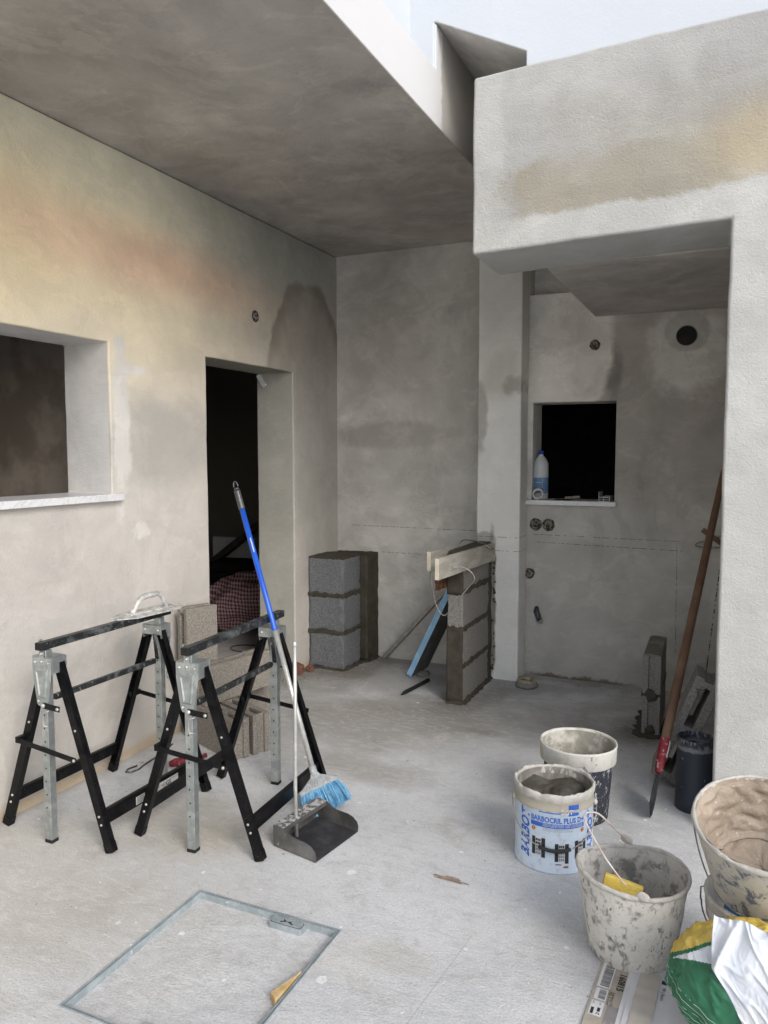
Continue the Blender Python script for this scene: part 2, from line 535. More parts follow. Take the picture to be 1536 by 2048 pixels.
# slab edge: white paint in the open, bare plaster inside the shaft, ragged line between
n_ = NT('slab_edge_paint')
f_ = n_.step(n_.math('ADD', n_.y, n_.mul(n_.math('SUBTRACT', n_.noise(9, 5, .7), .5), .10)), 3.30, 3.33)
m_fascia = n_.out(n_.mix(f_, (.60, .595, .60), (.42, .40, .37)), .85, 0, [(n_.noise(150, 3), .4, .003)])
n_ = NT('interior_unlit_tone')
m_dark = n_.out(n_.mix(n_.noise(2, 4), (.24, .215, .19), (.30, .27, .24)), .9)  # darkness of the unlit room is partly put into the wall colour
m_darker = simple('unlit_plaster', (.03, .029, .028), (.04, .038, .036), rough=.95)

# ------------------------------------------------------------------ floor
nf = NT('screed')
ax, ay = nf.x, nf.y
c0 = nf.mix(nf.step(nf.noise(1.1, 5, .6, .5), .35, .68), (.58, .59, .605), (.69, .70, .715))
c0 = nf.mix(nf.mul(nf.step(nf.noise(4.2, 6, .65, .4, off=(2, 8, 1)), .52, .72), .5), c0, (.39, .375, .345))
# ochre tinge on the near left and under the trestles
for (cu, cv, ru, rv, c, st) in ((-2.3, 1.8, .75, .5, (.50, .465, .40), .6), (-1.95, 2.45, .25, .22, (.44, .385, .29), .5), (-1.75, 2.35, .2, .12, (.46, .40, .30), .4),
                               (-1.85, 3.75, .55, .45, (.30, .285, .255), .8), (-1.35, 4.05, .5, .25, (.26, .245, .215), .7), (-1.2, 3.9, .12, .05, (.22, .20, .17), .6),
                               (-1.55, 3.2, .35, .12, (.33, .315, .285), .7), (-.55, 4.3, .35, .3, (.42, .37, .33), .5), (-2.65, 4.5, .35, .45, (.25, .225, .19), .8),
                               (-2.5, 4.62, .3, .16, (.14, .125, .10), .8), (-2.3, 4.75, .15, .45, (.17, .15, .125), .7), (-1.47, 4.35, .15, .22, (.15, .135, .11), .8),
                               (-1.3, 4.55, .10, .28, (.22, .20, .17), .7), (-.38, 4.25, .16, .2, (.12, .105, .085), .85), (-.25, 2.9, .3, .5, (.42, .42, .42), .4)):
    c0 = nf.mix(nf.mul(nf.ellipse(ax, ay, cu, cv, ru, rv, .6, .3, 4), st), c0, c)
c0 = nf.mix(nf.mul(nf.ellipse(ax, ay, -1.0, 1.95, .14, .10, .6, .5, 9), .5), c0, (.66, .65, .62))
c0 = nf.mix(nf.mul(nf.ellipse(ax, ay, -.85, 2.0, .10, .06, .6, .6, 9), .4), c0, (.42, .39, .33))
c0 = nf.mix(nf.mul(nf.dots(6, .020, keep=.40), .85), c0, (.88, .88, .87))       # paint spatter
c0 = nf.mix(nf.mul(nf.dots(15, .0095, off=(4, 2, 0), keep=.42), .85), c0, (.88, .88, .87))
c0 = nf.mix(nf.mul(nf.dots(11, .0105, off=(9, 7, 0), keep=.22), .75), c0, (.17, .16, .14))  # grit stains
sw = nf.noise(7, 7, .72, 2.2, stretch=(1, 2.6, 1), rot=(0, 0, R(35)), off=(3, 5, 0))
c0 = nf.mix(nf.mul(nf.step(sw, .50, .60), .30), c0, (.74, .74, .74))
c0 = nf.mix(nf.mul(nf.math('SUBTRACT', 1.0, nf.step(sw, .36, .46)), .30), c0, (.40, .395, .38))
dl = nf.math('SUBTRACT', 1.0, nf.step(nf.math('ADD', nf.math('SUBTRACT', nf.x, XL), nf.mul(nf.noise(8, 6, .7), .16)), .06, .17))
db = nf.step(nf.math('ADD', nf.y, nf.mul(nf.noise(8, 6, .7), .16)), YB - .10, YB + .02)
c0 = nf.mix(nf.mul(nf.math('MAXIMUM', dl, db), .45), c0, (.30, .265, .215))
# hairline joints
jl = nf.math('ADD', nf.x, nf.mul(nf.y, -.10))
c0 = nf.mix(nf.mul(nf.box(jl, nf.y, -.913, -.909, .5, 2.2, .003), .35), c0, (.25, .24, .22))
jl2 = nf.math('SUBTRACT', nf.x, nf.mul(nf.math('SUBTRACT', nf.y, 4.2), .32))
c0 = nf.mix(nf.mul(nf.box(jl2, nf.y, -1.232, -1.229, 4.1, 4.8, .003), .6), c0, (.16, .15, .13))
g3 = nf.noise(140, 3, .6)
c0 = nf.mix(nf.mul(nf.step(g3, .35, .7), .30), c0, (.30, .29, .275))
c0 = nf.mix(nf.mul(nf.step(nf.noise(320, 2, .6), .55, .7), .30), c0, (.22, .21, .20))
c0 = nf.mix(nf.mul(nf.step(nf.noise(18, 6, .7, .8, off=(3, 3, 3)), .50, .66), .22), c0, (.36, .35, .33))
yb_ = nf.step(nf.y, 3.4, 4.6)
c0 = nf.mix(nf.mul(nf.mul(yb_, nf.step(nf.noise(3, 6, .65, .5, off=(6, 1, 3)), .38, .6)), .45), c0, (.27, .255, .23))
trowel = nf.noise(11, 7, .72, 1.2, stretch=(1, 2.2, 1), rot=(0, 0, R(62)))
fine = nf.noise(60, 4, .65, .6, stretch=(1, 2.4, 1), rot=(0, 0, R(58)))
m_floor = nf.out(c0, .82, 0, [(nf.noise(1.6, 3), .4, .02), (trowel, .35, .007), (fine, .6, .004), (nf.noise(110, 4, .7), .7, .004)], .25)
mb = MB()
MH = [(-1.627, 2.059), (-1.079, 2.05), (-1.066, 1.44), (-1.614, 1.449)]     # manhole recess
xs = [-60, -8, -1.6205, -1.0725, 3, 60]; ys = [-60, -3, 1.4445, 2.0545, 9, 60]
for i in range(5):
    for j in range(5):
        if i == 2 and j == 2: continue
        mb.poly([(xs[i], ys[j], 0), (xs[i + 1], ys[j], 0), (xs[i + 1], ys[j + 1], 0), (xs[i], ys[j + 1], 0)], m_floor)
bmesh.ops.remove_doubles(mb.bm, verts=mb.bm.verts[:], dist=1e-4)
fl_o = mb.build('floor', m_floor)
tag(fl_o, kind='structure')

# ------------------------------------------------------------------ structure
def fine(v, d=.10):
    o_ = []
    for a, b in zip(v, v[1:]):
        k_ = max(1, int(round((b - a) / d)))
        o_ += [a + (b - a) * i / k_ for i in range(k_)]
    return o_ + [v[-1]]
def wavy(mb, a1=.003, a2=.0012):
    for v in mb.bm.verts:
        v.co += mnoise.noise_vector(v.co * 3.1) * a1 + mnoise.noise_vector(v.co * 13) * a2
W = .287
def wall(name, label, mb, mat, bevel=.01, cat='wall', seg=3):
    o = mb.build(name, mat, bevel=bevel, seg=seg)
    tag(o, label, cat, kind='thing')
    return o
mb = MB()
mb.cells(fine([XL - W, XL], .09), fine([-3, 1.5, 2.79, 3.523, 4.45, YB - .004, 7.4], .09), [-.02] + fine([.05, 1.304, 2.014, 2.029, ZC - .003], .09),
         lambda x, y, z: not ((1.5 < y < 2.79 and 1.304 < z < 2.014) or (3.523 < y < 4.45 and z < 2.029)))
wavy(mb, .0025, .0018)
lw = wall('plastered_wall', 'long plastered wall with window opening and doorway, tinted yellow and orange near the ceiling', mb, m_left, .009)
# marble sill of the big window
m_marble = NT('marble')
vein = m_marble.step(m_marble.noise(7, 6, .7, 2.5), .47, .5)
vein2 = m_marble.math('SUBTRACT', 1.0, m_marble.step(m_marble.noise(7, 6, .7, 2.5), .5, .54))
m_marble = m_marble.out(m_marble.mix(m_marble.mul(m_marble.mul(vein, vein2), .5), (.72, .72, .73), (.42, .42, .44)), .35, 0, [(m_marble.noise(50), .05, .001)], .5)
o = MB().box((XL - W + .03, 1.4, 1.273), (XL + .035, 2.835, 1.306), m_marble).build('window_sill', m_marble, bevel=.003)
o.parent = lw
# back wall
mb = MB()
mb.cells([-3.1, XL + .002, -1.238, XR, -1.206, -.676, .004, 1.2][:1] + sorted([XL + .002, -1.238, -1.206, XR, -.676, .004, 1.2]),
         [YB, YB + .13, YB + .26], [-.02, 1.181, 1.826, 2.526, 3.6],
         lambda x, y, z: not ((-1.206 < x < -.676 and 1.181 < z < 1.826) or (-1.238 < x < XR and z > 2.526 and y < YB + .13)))
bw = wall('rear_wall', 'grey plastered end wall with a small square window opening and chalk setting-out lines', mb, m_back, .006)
o = MB().box((-1.262, YB - .035, 1.155), (-.662, YB + .22, 1.187), m_marble).build('window_sill', m_marble, bevel=.005)
o.parent = bw
# roof slab
mb = MB()
mb.cells([-6, XS], [-3, YW, YB + .3], [ZC, ZT, 3.336], lambda x, y, z: z < ZT or y > YW, lambda d: m_fascia if d == (1, 0, 0) else (m_white if d == (0, -1, 0) else m_ceil))
m_ = mb.mats
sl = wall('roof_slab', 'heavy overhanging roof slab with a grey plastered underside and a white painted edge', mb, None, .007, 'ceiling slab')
# upper white building mass with the raked tunnel over the shaft
mb = MB()
prof = [(-6, 6.5), (-6, 3.151), (XS - .009, 3.151), (XS - .009, 3.3385), (XS, 3.3385), (XR, 3.139), (XR, 3.06), (2.5, 3.06), (2.5, 6.5)]
a = [mb.bm.verts.new((x, YW - .003, z)) for x, z in prof]
b = [mb.bm.verts.new((x, YB + .3, z)) for x, z in prof]
mb.face(a, m_white); mb.face(b[::-1], m_white)
k = len(prof)
for i in range(k):
    mb.face([a[i], a[(i + 1) % k], b[(i + 1) % k], b[i]], m_back if i in (3, 4, 5) else m_white)
up = wall('upper_white_wall', 'bright white upper storey wall above the beam with a slanted opening', mb, None, .006)
mb = MB().box((-3.2, -3, ZT + .004), (-1.335, YW + .01, 6.5), m_white)
wall('roof_terrace_wall', 'bright white upper wall set back above the slab edge', mb, m_white, .006)
# portal: beam and wide pillar
mb = MB()
mb.cells(fine([-1.032, -.03, .85], .07), fine([3.2, 3.62], .08), fine([-.02, ZL, 3.075], .07), lambda x, y, z: z > ZL or x > -.03)
wavy(mb, .005, .0028)
for v in mb.bm.verts:
    if v.co.z > 1: v.co.z += (v.co.x + .5) * .03
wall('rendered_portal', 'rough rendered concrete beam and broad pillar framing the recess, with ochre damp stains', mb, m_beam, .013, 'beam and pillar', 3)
# low soffit slab behind the beam
mb = MB().box((XR, 3.622, ZL + .004), (1.2, YB - .002, 3.058))
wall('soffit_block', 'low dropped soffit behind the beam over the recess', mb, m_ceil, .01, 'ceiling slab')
# column
mb = MB().cells(fine([-1.527, -1.238], .07), fine([4.88, YB - .003], .06), fine([-.01, ZC - .004], .07), lambda x, y, z: True)
wavy(mb, .003, .002)
wall('plaster_column', 'pale square plaster column standing against the end wall', mb, m_col, .012, 'column')
# side wall of the recess
mb = MB().box((.004, 3.622, -.01), (.25, YB - .004, ZL + .002))
wall('recess_side_wall', 'plain plastered side wall of the recess behind the pillar', mb, m_back, .006)
# dark rooms behind the openings
def room(name, label, x0, x1, y0, y1, z1, mat, skip=()):
    mb = MB(); t = .1
    parts = {'w': ((x0 - t, y0, -.05), (x0, y1, z1)), 's': ((x0 - t, y0 - t, -.05), (x1, y0, z1)), 'n': ((x0 - t, y1, -.05), (x1, y1 + t, z1)),
             'e': ((x1, y0 - t, -.05), (x1 + t, y1 + t, z1)), 'top': ((x0 - t, y0 - t, z1 + .001), (x1 + t, y1 + t, z1 + t))}
    for k_, (lo, hi) in parts.items():
        if k_ not in skip: mb.box(lo, hi, mat)
    o = mb.build(name, mat)
    tag(o, label, 'room walls', kind='thing')
    return o
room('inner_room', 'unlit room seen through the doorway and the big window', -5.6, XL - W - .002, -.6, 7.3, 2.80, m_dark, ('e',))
mb = MB().box((-5.6, 3.16, -.01), (XL - W - .003, 3.26, 2.79))  # partition added so the window shows a nearer, lighter wall
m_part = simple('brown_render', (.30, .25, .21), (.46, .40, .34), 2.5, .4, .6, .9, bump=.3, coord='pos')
wall('added_partition_wall', 'dim brown partition wall added inside the big window', mb, m_part, .004)
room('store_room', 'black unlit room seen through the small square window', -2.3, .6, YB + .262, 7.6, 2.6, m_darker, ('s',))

# ------------------------------------------------------------------ object materials
m_blackp = simple('black_powder_coat', (.004, .004, .005), (.009, .009, .010), 30, rough=.36, bump=.05, dust=(.26, .25, .24), dscale=130, dlo=.69, dhi=.73, spec=.18)
m_galv = simple('galvanised_steel', (.34, .37, .37), (.48, .51, .50), 22, .4, .65, rough=.42, metal=.75, bump=.06, dust=(.55, .55, .53), dscale=50, dlo=.68, dhi=.75)
m_galvd = simple('dusty_dark_steel', (.035, .038, .04), (.20, .215, .22), 16, .45, .72, rough=.4, metal=.5, bump=.1, dust=(.5, .5, .48), dscale=60, dlo=.62, dhi=.7)
m_bolt = simple('zinc_bolt', (.40, .40, .39), (.55, .55, .53), rough=.4, metal=.6, bump=0)
m_wire = simple('steel_wire', (.12, .105, .09), (.25, .22, .19), 30, rough=.5, metal=.6)
m_wirel = simple('bright_wire', (.27, .25, .22), (.40, .38, .35), 30, rough=.45, metal=.6)
m_sticker = simple('paper_sticker', (.62, .62, .61), rough=.6, bump=0)
m_print = simple('black_print', (.03, .03, .032), rough=.7, bump=0)
m_blockg = simple('aggregate_grey', (.115, .12, .127), (.205, .21, .22), 150, .38, .66, .95, bump=.9, bscale=120, bdist=.004, dust=(.36, .36, .35), dscale=130, dlo=.62, dhi=.7, coord='pos')
m_blockb = simple('aggregate_brown', (.19, .17, .145), (.31, .285, .25), 130, .36, .66, .95, bump=1, bscale=110, bdist=.005, dust=(.50, .47, .42), dscale=120, dlo=.64, dhi=.72, coord='pos')
m_blockp = simple('aggregate_pale', (.17, .162, .148), (.27, .26, .24), 120, .36, .66, .95, bump=.6, bscale=110, bdist=.003, dust=(.45, .44, .41), dscale=90, dlo=.66, dhi=.74, coord='pos')
m_mortar = simple('wet_mortar', (.048, .042, .030), (.074, .065, .049), 14, .35, .7, .8, bump=.5, bscale=50, bdist=.004, coord='pos')
m_mortard = simple('drying_mortar', (.17, .155, .13), (.25, .235, .205), 9, .4, .65, .9, bump=.5, bscale=60, bdist=.003, coord='pos')
m_wood = simple('grey_timber', (.34, .32, .28), (.46, .44, .40), 9, .4, .65, .8, bump=.3, bscale=30, coord='pos', stretch=(3, .5, 3))
m_woodend = simple('raw_timber', (.50, .45, .34), (.58, .53, .42), 20, rough=.8, coord='pos')
m_woodold = simple('rotten_timber', (.10, .05, .03), (.30, .13, .05), 18, .45, .6, .9, bump=.8, coord='pos')
m_handle = simple('ash_handle', (.12, .068, .042), (.19, .115, .072), 6, .35, .7, .6, bump=.3, bscale=25, coord='pos', dust=(.40, .37, .33), dscale=90, dlo=.68, dhi=.74)
m_foamb = simple('blue_foam', (.30, .52, .74), (.36, .58, .78), 12, rough=.85, bump=.2)
m_charc = simple('charcoal_plastic', (.028, .032, .042), (.045, .05, .062), 6, rough=.42, bump=.04, dust=(.45, .45, .44), dscale=60, dlo=.72, dhi=.75, spec=.5)
m_red = simple('red_paint', (.17, .014, .022), (.24, .03, .04), 20, rough=.6, dust=(.40, .34, .33), dscale=60, dlo=.58, dhi=.66)
m_black = simple('matte_black', (.012, .012, .012), (.02, .02, .02), rough=.7)
m_white_pl = simple('white_plastic', (.66, .68, .70), (.72, .74, .76), rough=.35, bump=.02, spec=.5)

def bolt(mb, p, d, r=.006, m=None):
    """domed bolt head at p facing d"""
    d = Vector(d).normalized()
    M = d.to_track_quat('Z', 'Y').to_matrix().to_4x4()
    mb.lathe([(r, 0), (r, r * .5), (r * .6, r * .9), (0, r)], p, 10, m or m_bolt, M)

# ------------------------------------------------------------------ trestles
def make_trestle():
    t = thing('folding_trestle', 'x', 'trestle')
    kw = dict(parent=t, local=True)
    hy = .30
    for s in (-1, 1):
        for q in (-1, 1):
            mb = MB()
            p0, p1 = Vector((q * .033, s * (hy - .012), .705)), Vector((q * .272, s * (hy - .012), .006))
            d = (p1 - p0).normalized(); u = Vector((0, 1, 0)).cross(d).normalized()
            # folded C section: web plus two flanges
            W_, D_, th = .034, .026, .0025
            for (a0, a1, b0, b1) in ((-W_ / 2, W_ / 2, D_ / 2 - th, D_ / 2), (-W_ / 2, -W_ / 2 + th, -D_ / 2, D_ / 2 - th), (W_ / 2 - th, W_ / 2, -D_ / 2, D_ / 2 - th)):
                pts = []
                for (a, b) in ((a0, b0), (a1, b0), (a1, b1), (a0, b1)):
                    pts.append(p0 + u * a + Vector((0, s * b, 0)))
                mb.prism(pts, p1 - p0, m_blackp)
            bolt(mb, (p0 + d * .27 + Vector((0, s * .013, 0))), (0, s, 0), .005)
            for zz in (.135, .105):
                k_ = (.705 - zz) / .699
                bolt(mb, p0.lerp(p1, k_) + Vector((0, s * .013, 0)), (0, s, 0), .0052)
            lg = mb.build('leg', m_blackp, **kw)
            # rubber foot
            f = MB().bar(p1 - d * .035, p1 + d * .004, .038, .031, m_blackp, up=(0, 1, 0))
            fo = f.build('foot', m_blackp, parent=lg, local=True, bevel=.003)
        # telescopic post with holes
        mb = MB()
        y0 = s * (hy + .0185)
        mb.box((-.0175, y0 - .0155, .012), (.0175, y0 + .0155, .755), m_galv)
        for i in range(10):
            z = .14 + i * .052
            for f_ in (-1, 1):
                mb.lathe([(.0038, 0), (0, .0001)], (0 if i % 2 else -.002, y0 + f_ * .0158, z), 10, m_print, Matrix.Rotation(-f_ * PI / 2, 4, 'X'))
        po = mb.build('post', m_galv, bevel=.0025, **kw)
        MB().box((-.0185, y0 - .0165, 0), (.0185, y0 + .0165, .014), m_black).build('post_cap', m_black, parent=po, local=True, bevel=.002)
        # tongue that carries the bar
        mb = MB()
        ty = s * (hy + .037)
        mb.prism([(-.012, ty, .69), (.012, ty, .69), (.012, ty, .752), (-.012, ty, .752)], (0, .003 * s, 0), m_galv)
        bolt(mb, (0, ty + s * .003, .742), (0, s, 0), .007); bolt(mb, (0, ty + s * .003, .712), (0, s, 0), .007)
        mb.box((-.028, ty - s * .018 - .006, .755), (-.022, ty - s * .018 + .006, .792), m_galv)
        mb.build('bar_bracket', m_galv, bevel=.001, **kw)
        # embossed head plate, outside, and small inner bracket
        mb = MB()
        yp = s * (hy + .0365)
        def tp(y, h0, h1, z0, z1): return [(-h0, y, z0), (h0, y, z0), (h1, y, z1), (-h1, y, z1)]
        mb.prism([(-.048, yp, .728), (-.048, yp, .665), (-.029, yp, .548), (-.022, yp, .54), (.022, yp, .54), (.029, yp, .548), (.048, yp, .665), (.048, yp, .728)], (0, .0025 * s, 0), m_galv)
        yo = yp + s * .0026
        a = [mb.bm.verts.new(p) for p in tp(yo, .019, .033, .572, .686)]
        b = [mb.bm.verts.new(p) for p in tp(yo + s * .006, .014, .027, .58, .678)]
        c = [mb.bm.verts.new(p) for p in tp(yo + s * .001, .010, .022, .588, .669)]
        for i in range(4):
            j = (i + 1) % 4
            mb.face([a[i], a[j], b[j], b[i]], m_galv, True); mb.face([b[i], b[j], c[j], c[i]], m_galv, True)
        mb.face(c, m_galv)
        for (x, z) in ((-.033, .708), (.033, .708), (-.021, .558), (.0, .705)):
            bolt(mb, (x, yo, z), (0, s, 0), .0055 if x else .003)
        # top and side returns of the plate
        mb.box((-.050, min(yp, s * (hy - .03)), .728), (.050, max(yp, s * (hy - .03)), .7305), m_galv)
        mb.box((.048, min(yp, s * (hy - .03)), .668), (.0505, max(yp, s * (hy - .03)), .728), m_galv)
        mb.box((-.0505, min(yp, s * (hy - .03)), .668), (-.048, max(yp, s * (hy - .03)), .728), m_galv)
        mb.build('head_plate', m_galv, bevel=.0012, **kw)
        mb = MB()
        yi = s * (hy - .034)
        mb.prism([(-.052, yi, .728), (-.052, yi, .685), (.052, yi, .685), (.052, yi, .728)], (0, .0025 * s, 0), m_galv)
        for x in (-.036, .036): bolt(mb, (x, yi, .706), (0, -s, 0), .007)
        mb.build('inner_bracket', m_galv, bevel=.0012, **kw)
        # cross bar and short link
        mb = MB()
        yc = s * (hy + .037)
        def xl(z): return .033 + .239 * (.705 - z) / .699
        mb.bar((-xl(.385) - .004, yc, .385), (xl(.352) + .004, yc, .352), .004, .020, m_blackp)
        mb.box((-xl(.385) - .012, s * (hy - .02), .374) if s > 0 else (-xl(.385) - .012, yc - .003, .374), (-xl(.385) + .006, yc + .003, .398) if s > 0 else (-xl(.385) + .006, s * (hy - .02), .398), m_blackp)
        bolt(mb, (xl(.352) - .004, yc + s * .002, .353), (0, s, 0), .0065)
        mb.build('cross_bar', m_blackp, bevel=.001, **kw)
        if s < 0 or True:
            mb = MB()
            mb.bar((.002, yc + s * .005, .545), (.088, yc + s * .005, .54), .004, .022, m_blackp)
            bolt(mb, (.008, yc + s * .007, .545), (0, s, 0), .009); bolt(mb, (.08, yc + s * .007, .541), (0, s, 0), .007)
            mb.build('locking_link', m_blackp, bevel=.001, **kw)
        # bent locking pin
        pts = [(.02, yc, .53), (.034, yc + s * .006, .528), (.014, yc + s * .012, .52), (.012, yc + s * .014, .512), (.012, yc + s * .014, .475), (.016, yc + s * .012, .468), (.03, yc + s * .006, .468)]
        MB().tube(pts, .0024, m_bolt, 8).build('locking_pin', m_bolt, **kw)
    # bar
    mb = MB().box((-.0155, -.352, .757), (.0155, .385, .787), m_galvd)
    b_ = mb.build('top_bar', m_galvd, bevel=.002, **kw)
    mb = MB().box((-.0135, -.3545, .7595), (.0135, -.3515, .7845), m_black).build('end_cap', m_black, parent=b_, local=True)
    MB().box((-.0095, -.283, .55), (.0095, .283, .572), m_galvd).build('stretcher_bar', m_galvd, bevel=.002, **kw)
    # steel spacer behind the far post
    mb = MB()
    for i in range(5):
        mb.tube([(.018 + i * .004, .27, .575), (.012 + i * .005, .262 - i * .003, .69)], .0022, m_galvd, 6)
    mb.build('return_spring', m_galvd, **kw)
    for q in (-1, 1):
        z = .122
        x = q * (xl(z) + .004)
        mb = MB()
        mb.box((x - .0012 if q > 0 else x - .0012, -hy + .02, z - .027), (x + .0012, hy - .02, z + .027), m_blackp)
        mb.box((min(x, x - q * .018), -hy + .02, z + .027), (max(x, x - q * .018), hy - .02, z + .0295), m_blackp)
        mb.build('side_rail', m_blackp, bevel=.0008, **kw)
    return t
tr = make_trestle()
tr['label'] = 'black folding steel trestle beside the left wall carrying a plastering float on its top bar'
tr['group'] = 'steel trestles'
tr2 = copy_tree(tr)
tr.location = (-2.352, 2.410, 0)
tr2.location = (-1.824, 2.576, 0)
tr2.rotation_euler.z = R(3.2)
tr2['label'] = 'black folding steel trestle with a blue broom leaning over its far end'
# stickers on the outer rail of the first trestle
rail = [c for c in tr.children if c.name.startswith('side_rail')][-1]
mb = MB()
xo = .033 + .239 * (.705 - .122) / .699 + .0054
mb.poly([(xo, -.115, .102), (xo, -.065, .102), (xo, -.065, .134), (xo, -.115, .134)], m_sticker)
mb.poly([(xo, -.015, .105), (xo, .14, .105), (xo, .14, .137), (xo, -.015, .137)], m_sticker)
for i in range(9):
    z = .106 + i * .003
    mb.poly([(xo + .0004, -.111, z), (xo + .0004, -.069, z), (xo + .0004, -.069, z + .0012), (xo + .0004, -.111, z + .0012)], m_print)
add_text(mb, 'GS', .026, lambda a, b: (xo + .0005, .062 + a, .112 + b), m_print, bold=.0006)
add_text(mb, 'WORKLINE', .009, lambda a, b: (xo + .0005, .093 + a, .127 + b), m_print)
add_text(mb, 'M | max. 200 kg', .009, lambda a, b: (xo + .0005, -.005 + a, .12 + b), m_print)
mb.tube([(xo + .0006, .052 + .009 * math.cos(a), .120 + .009 * math.sin(a)) for a in [i * PI / 8 for i in range(16)]], .0008, m_print, 4, closed=True)
mb.build('sticker', m_sticker, parent=rail, local=True, recalc=False)

# ------------------------------------------------------------------ plastering float on the bar
m_float = simple('plaster_caked_metal', (.34, .34, .33), (.60, .59, .57), 30, .38, .6, .6, metal=.2, bump=.6, bscale=60, bdist=.002)
t = thing('plastering_float', 'plaster-caked hand float with arched handle lying on the trestle bar', 'plastering float', (-2.35, 2.665, .788))
mb = MB()
L_, B_ = .165, .062
out_ = [(-B_, -L_ * .72), (-B_ * .35, -L_ * 1.18), (B_ * .35, -L_ * 1.18), (B_, -L_ * .72), (B_, L_ * .72), (B_ * .35, L_ * 1.18), (-B_ * .35, L_ * 1.18), (-B_, L_ * .72)]
mb.prism([(x, y, .001) for x, y in out_], (0, 0, .006), m_float)
mb.box((-.02, -.12, .0071), (.02, .12, .013), m_float)
mb.build('blade', m_float, parent=t, local=True, bevel=.0015)
mb = MB()
mb.tube([(0, -.098, .010), (0, -.088, .022), (0, -.068, .052), (0, -.052, .070), (0, -.035, .076), (0, .035, .080), (0, .055, .076), (0, .072, .058), (0, .092, .024), (0, .104, .010)],
        [.013, .011, .010, .011, .0125, .0125, .012, .010, .011, .014], m_float, 10)
mb.rough(.002, 40)
mb.build('handle', m_float, parent=t, local=True)
t.rotation_euler = (0, R(1.5), R(-7))

# ------------------------------------------------------------------ broom
m_blue = simple('blue_lacquer', (.010, .085, .50), (.012, .10, .56), 8, rough=.32, bump=.02, spec=.6)
m_alu = simple('aluminium_tube', (.52, .52, .50), (.62, .62, .60), 30, rough=.38, metal=.55, bump=.03)
m_grip = simple('black_grip', (.055, .055, .058), (.09, .09, .09), rough=.35, spec=.6, dust=(.3, .3, .3), dscale=90, dlo=.6, dhi=.7)
m_head = simple('grey_broom_plastic', (.22, .23, .24), (.32, .33, .335), 20, .4, .65, .6, dust=(.5, .5, .48), dscale=60, dlo=.6, dhi=.7)
B0, B1 = Vector((-1.556, 2.738, .157)), Vector((-2.058, 2.905, 1.386))
t = thing('broom', 'broom with blue and silver handle and light blue bristles leaning over the trestle', 'broom', (-1.56, 2.78, 0))
bd = (B1 - B0).normalized()
LB = (B1 - B0).length
p = lambda k_: B0 + bd * (LB * k_)
MB().tube([p(0), p(.47)], .0112, m_alu, 16).build('lower_handle', m_alu, parent=t)
h = MB().tube([p(.465), p(.468), p(.90)], [.0115, .0122, .0122], m_blue, 16).build('handle', m_blue, parent=t)
mb = MB()
pp = [p(.895 + .012 * i) for i in range(7)]
mb.tube([p(.885), p(.89)] + [q for i in range(8) for q in (p(.892 + i * .008), p(.896 + i * .008))], [.0135, .0145] + [.0145, .0138] * 8, m_grip, 14)
mb.tube([p(.955), p(.962)], [.0138, .010], m_grip, 12)
sd_ = Vector((1, .3, 0)).cross(bd).normalized(); sx_ = bd.cross(sd_).normalized()
e0 = p(.96)
mb.tube([e0 + sx_ * (.010 * math.cos(a)) + bd * (.008 + .026 * math.sin(a)) for a in [i * PI / 10 for i in range(11)]], .003, m_grip, 8)
mb.build('grip', m_grip, parent=h)
mb = MB()
wq = lambda a, b: p(a) + Vector((.002, -.0134, .003))
mb.bar(p(.735) + Vector((.0085, -.0095, 0)), p(.785) + Vector((.0085, -.0095, 0)), .004, .004, m_sticker)
mb.build('sticker', m_sticker, parent=h)
# socket, fan head
hv = Vector((.68, .66, .30)).normalized()              # along the width of the head
hn = hv.cross(bd).normalized()
mb = MB()
mb.tube([B0 - bd * .006, B0 + bd * .03, B0 + bd * .034], [.0165, .0155, .013], m_head, 14)
hd = -(bd - hv * bd.dot(hv)).normalized()              # down, square to the width
C0 = B0 + bd * .002
top = [(-.016, .0), (.016, .0), (.022, .012), (.072, .042), (.086, .046), (.086, .062), (-.086, .062), (-.086, .046), (-.072, .042), (-.022, .012)]
mb.prism([C0 + hv * a + hd * b - hn * .011 for a, b in top], hn * .022, m_head)
for i in range(9):
    a = -.056 + i * .014
    mb.bar(C0 + hv * a * .45 + hd * .018 + hn * .0112, C0 + hv * a + hd * .05 + hn * .0112, .003, .004, m_head, up=hn)
    mb.bar(C0 + hv * a * .45 + hd * .018 - hn * .0112, C0 + hv * a + hd * .05 - hn * .0112, .003, .004, m_head, up=hn)
mb.build('broom_head', m_head, parent=t, bevel=.0015)
m_br1 = simple('bristle_blue', (.10, .30, .52), (.17, .42, .66), 40, rough=.5)
m_br2 = simple('bristle_blue_pale', (.22, .48, .70), (.30, .56, .76), 40, rough=.5)
mb = MB()
rb = random.Random(3)
O_pan, V_pan, U_pan = Vector((-1.550, 2.412, 0)), Vector((.14, .99, 0)).normalized(), Vector((.966, -.2, 0)).normalized()
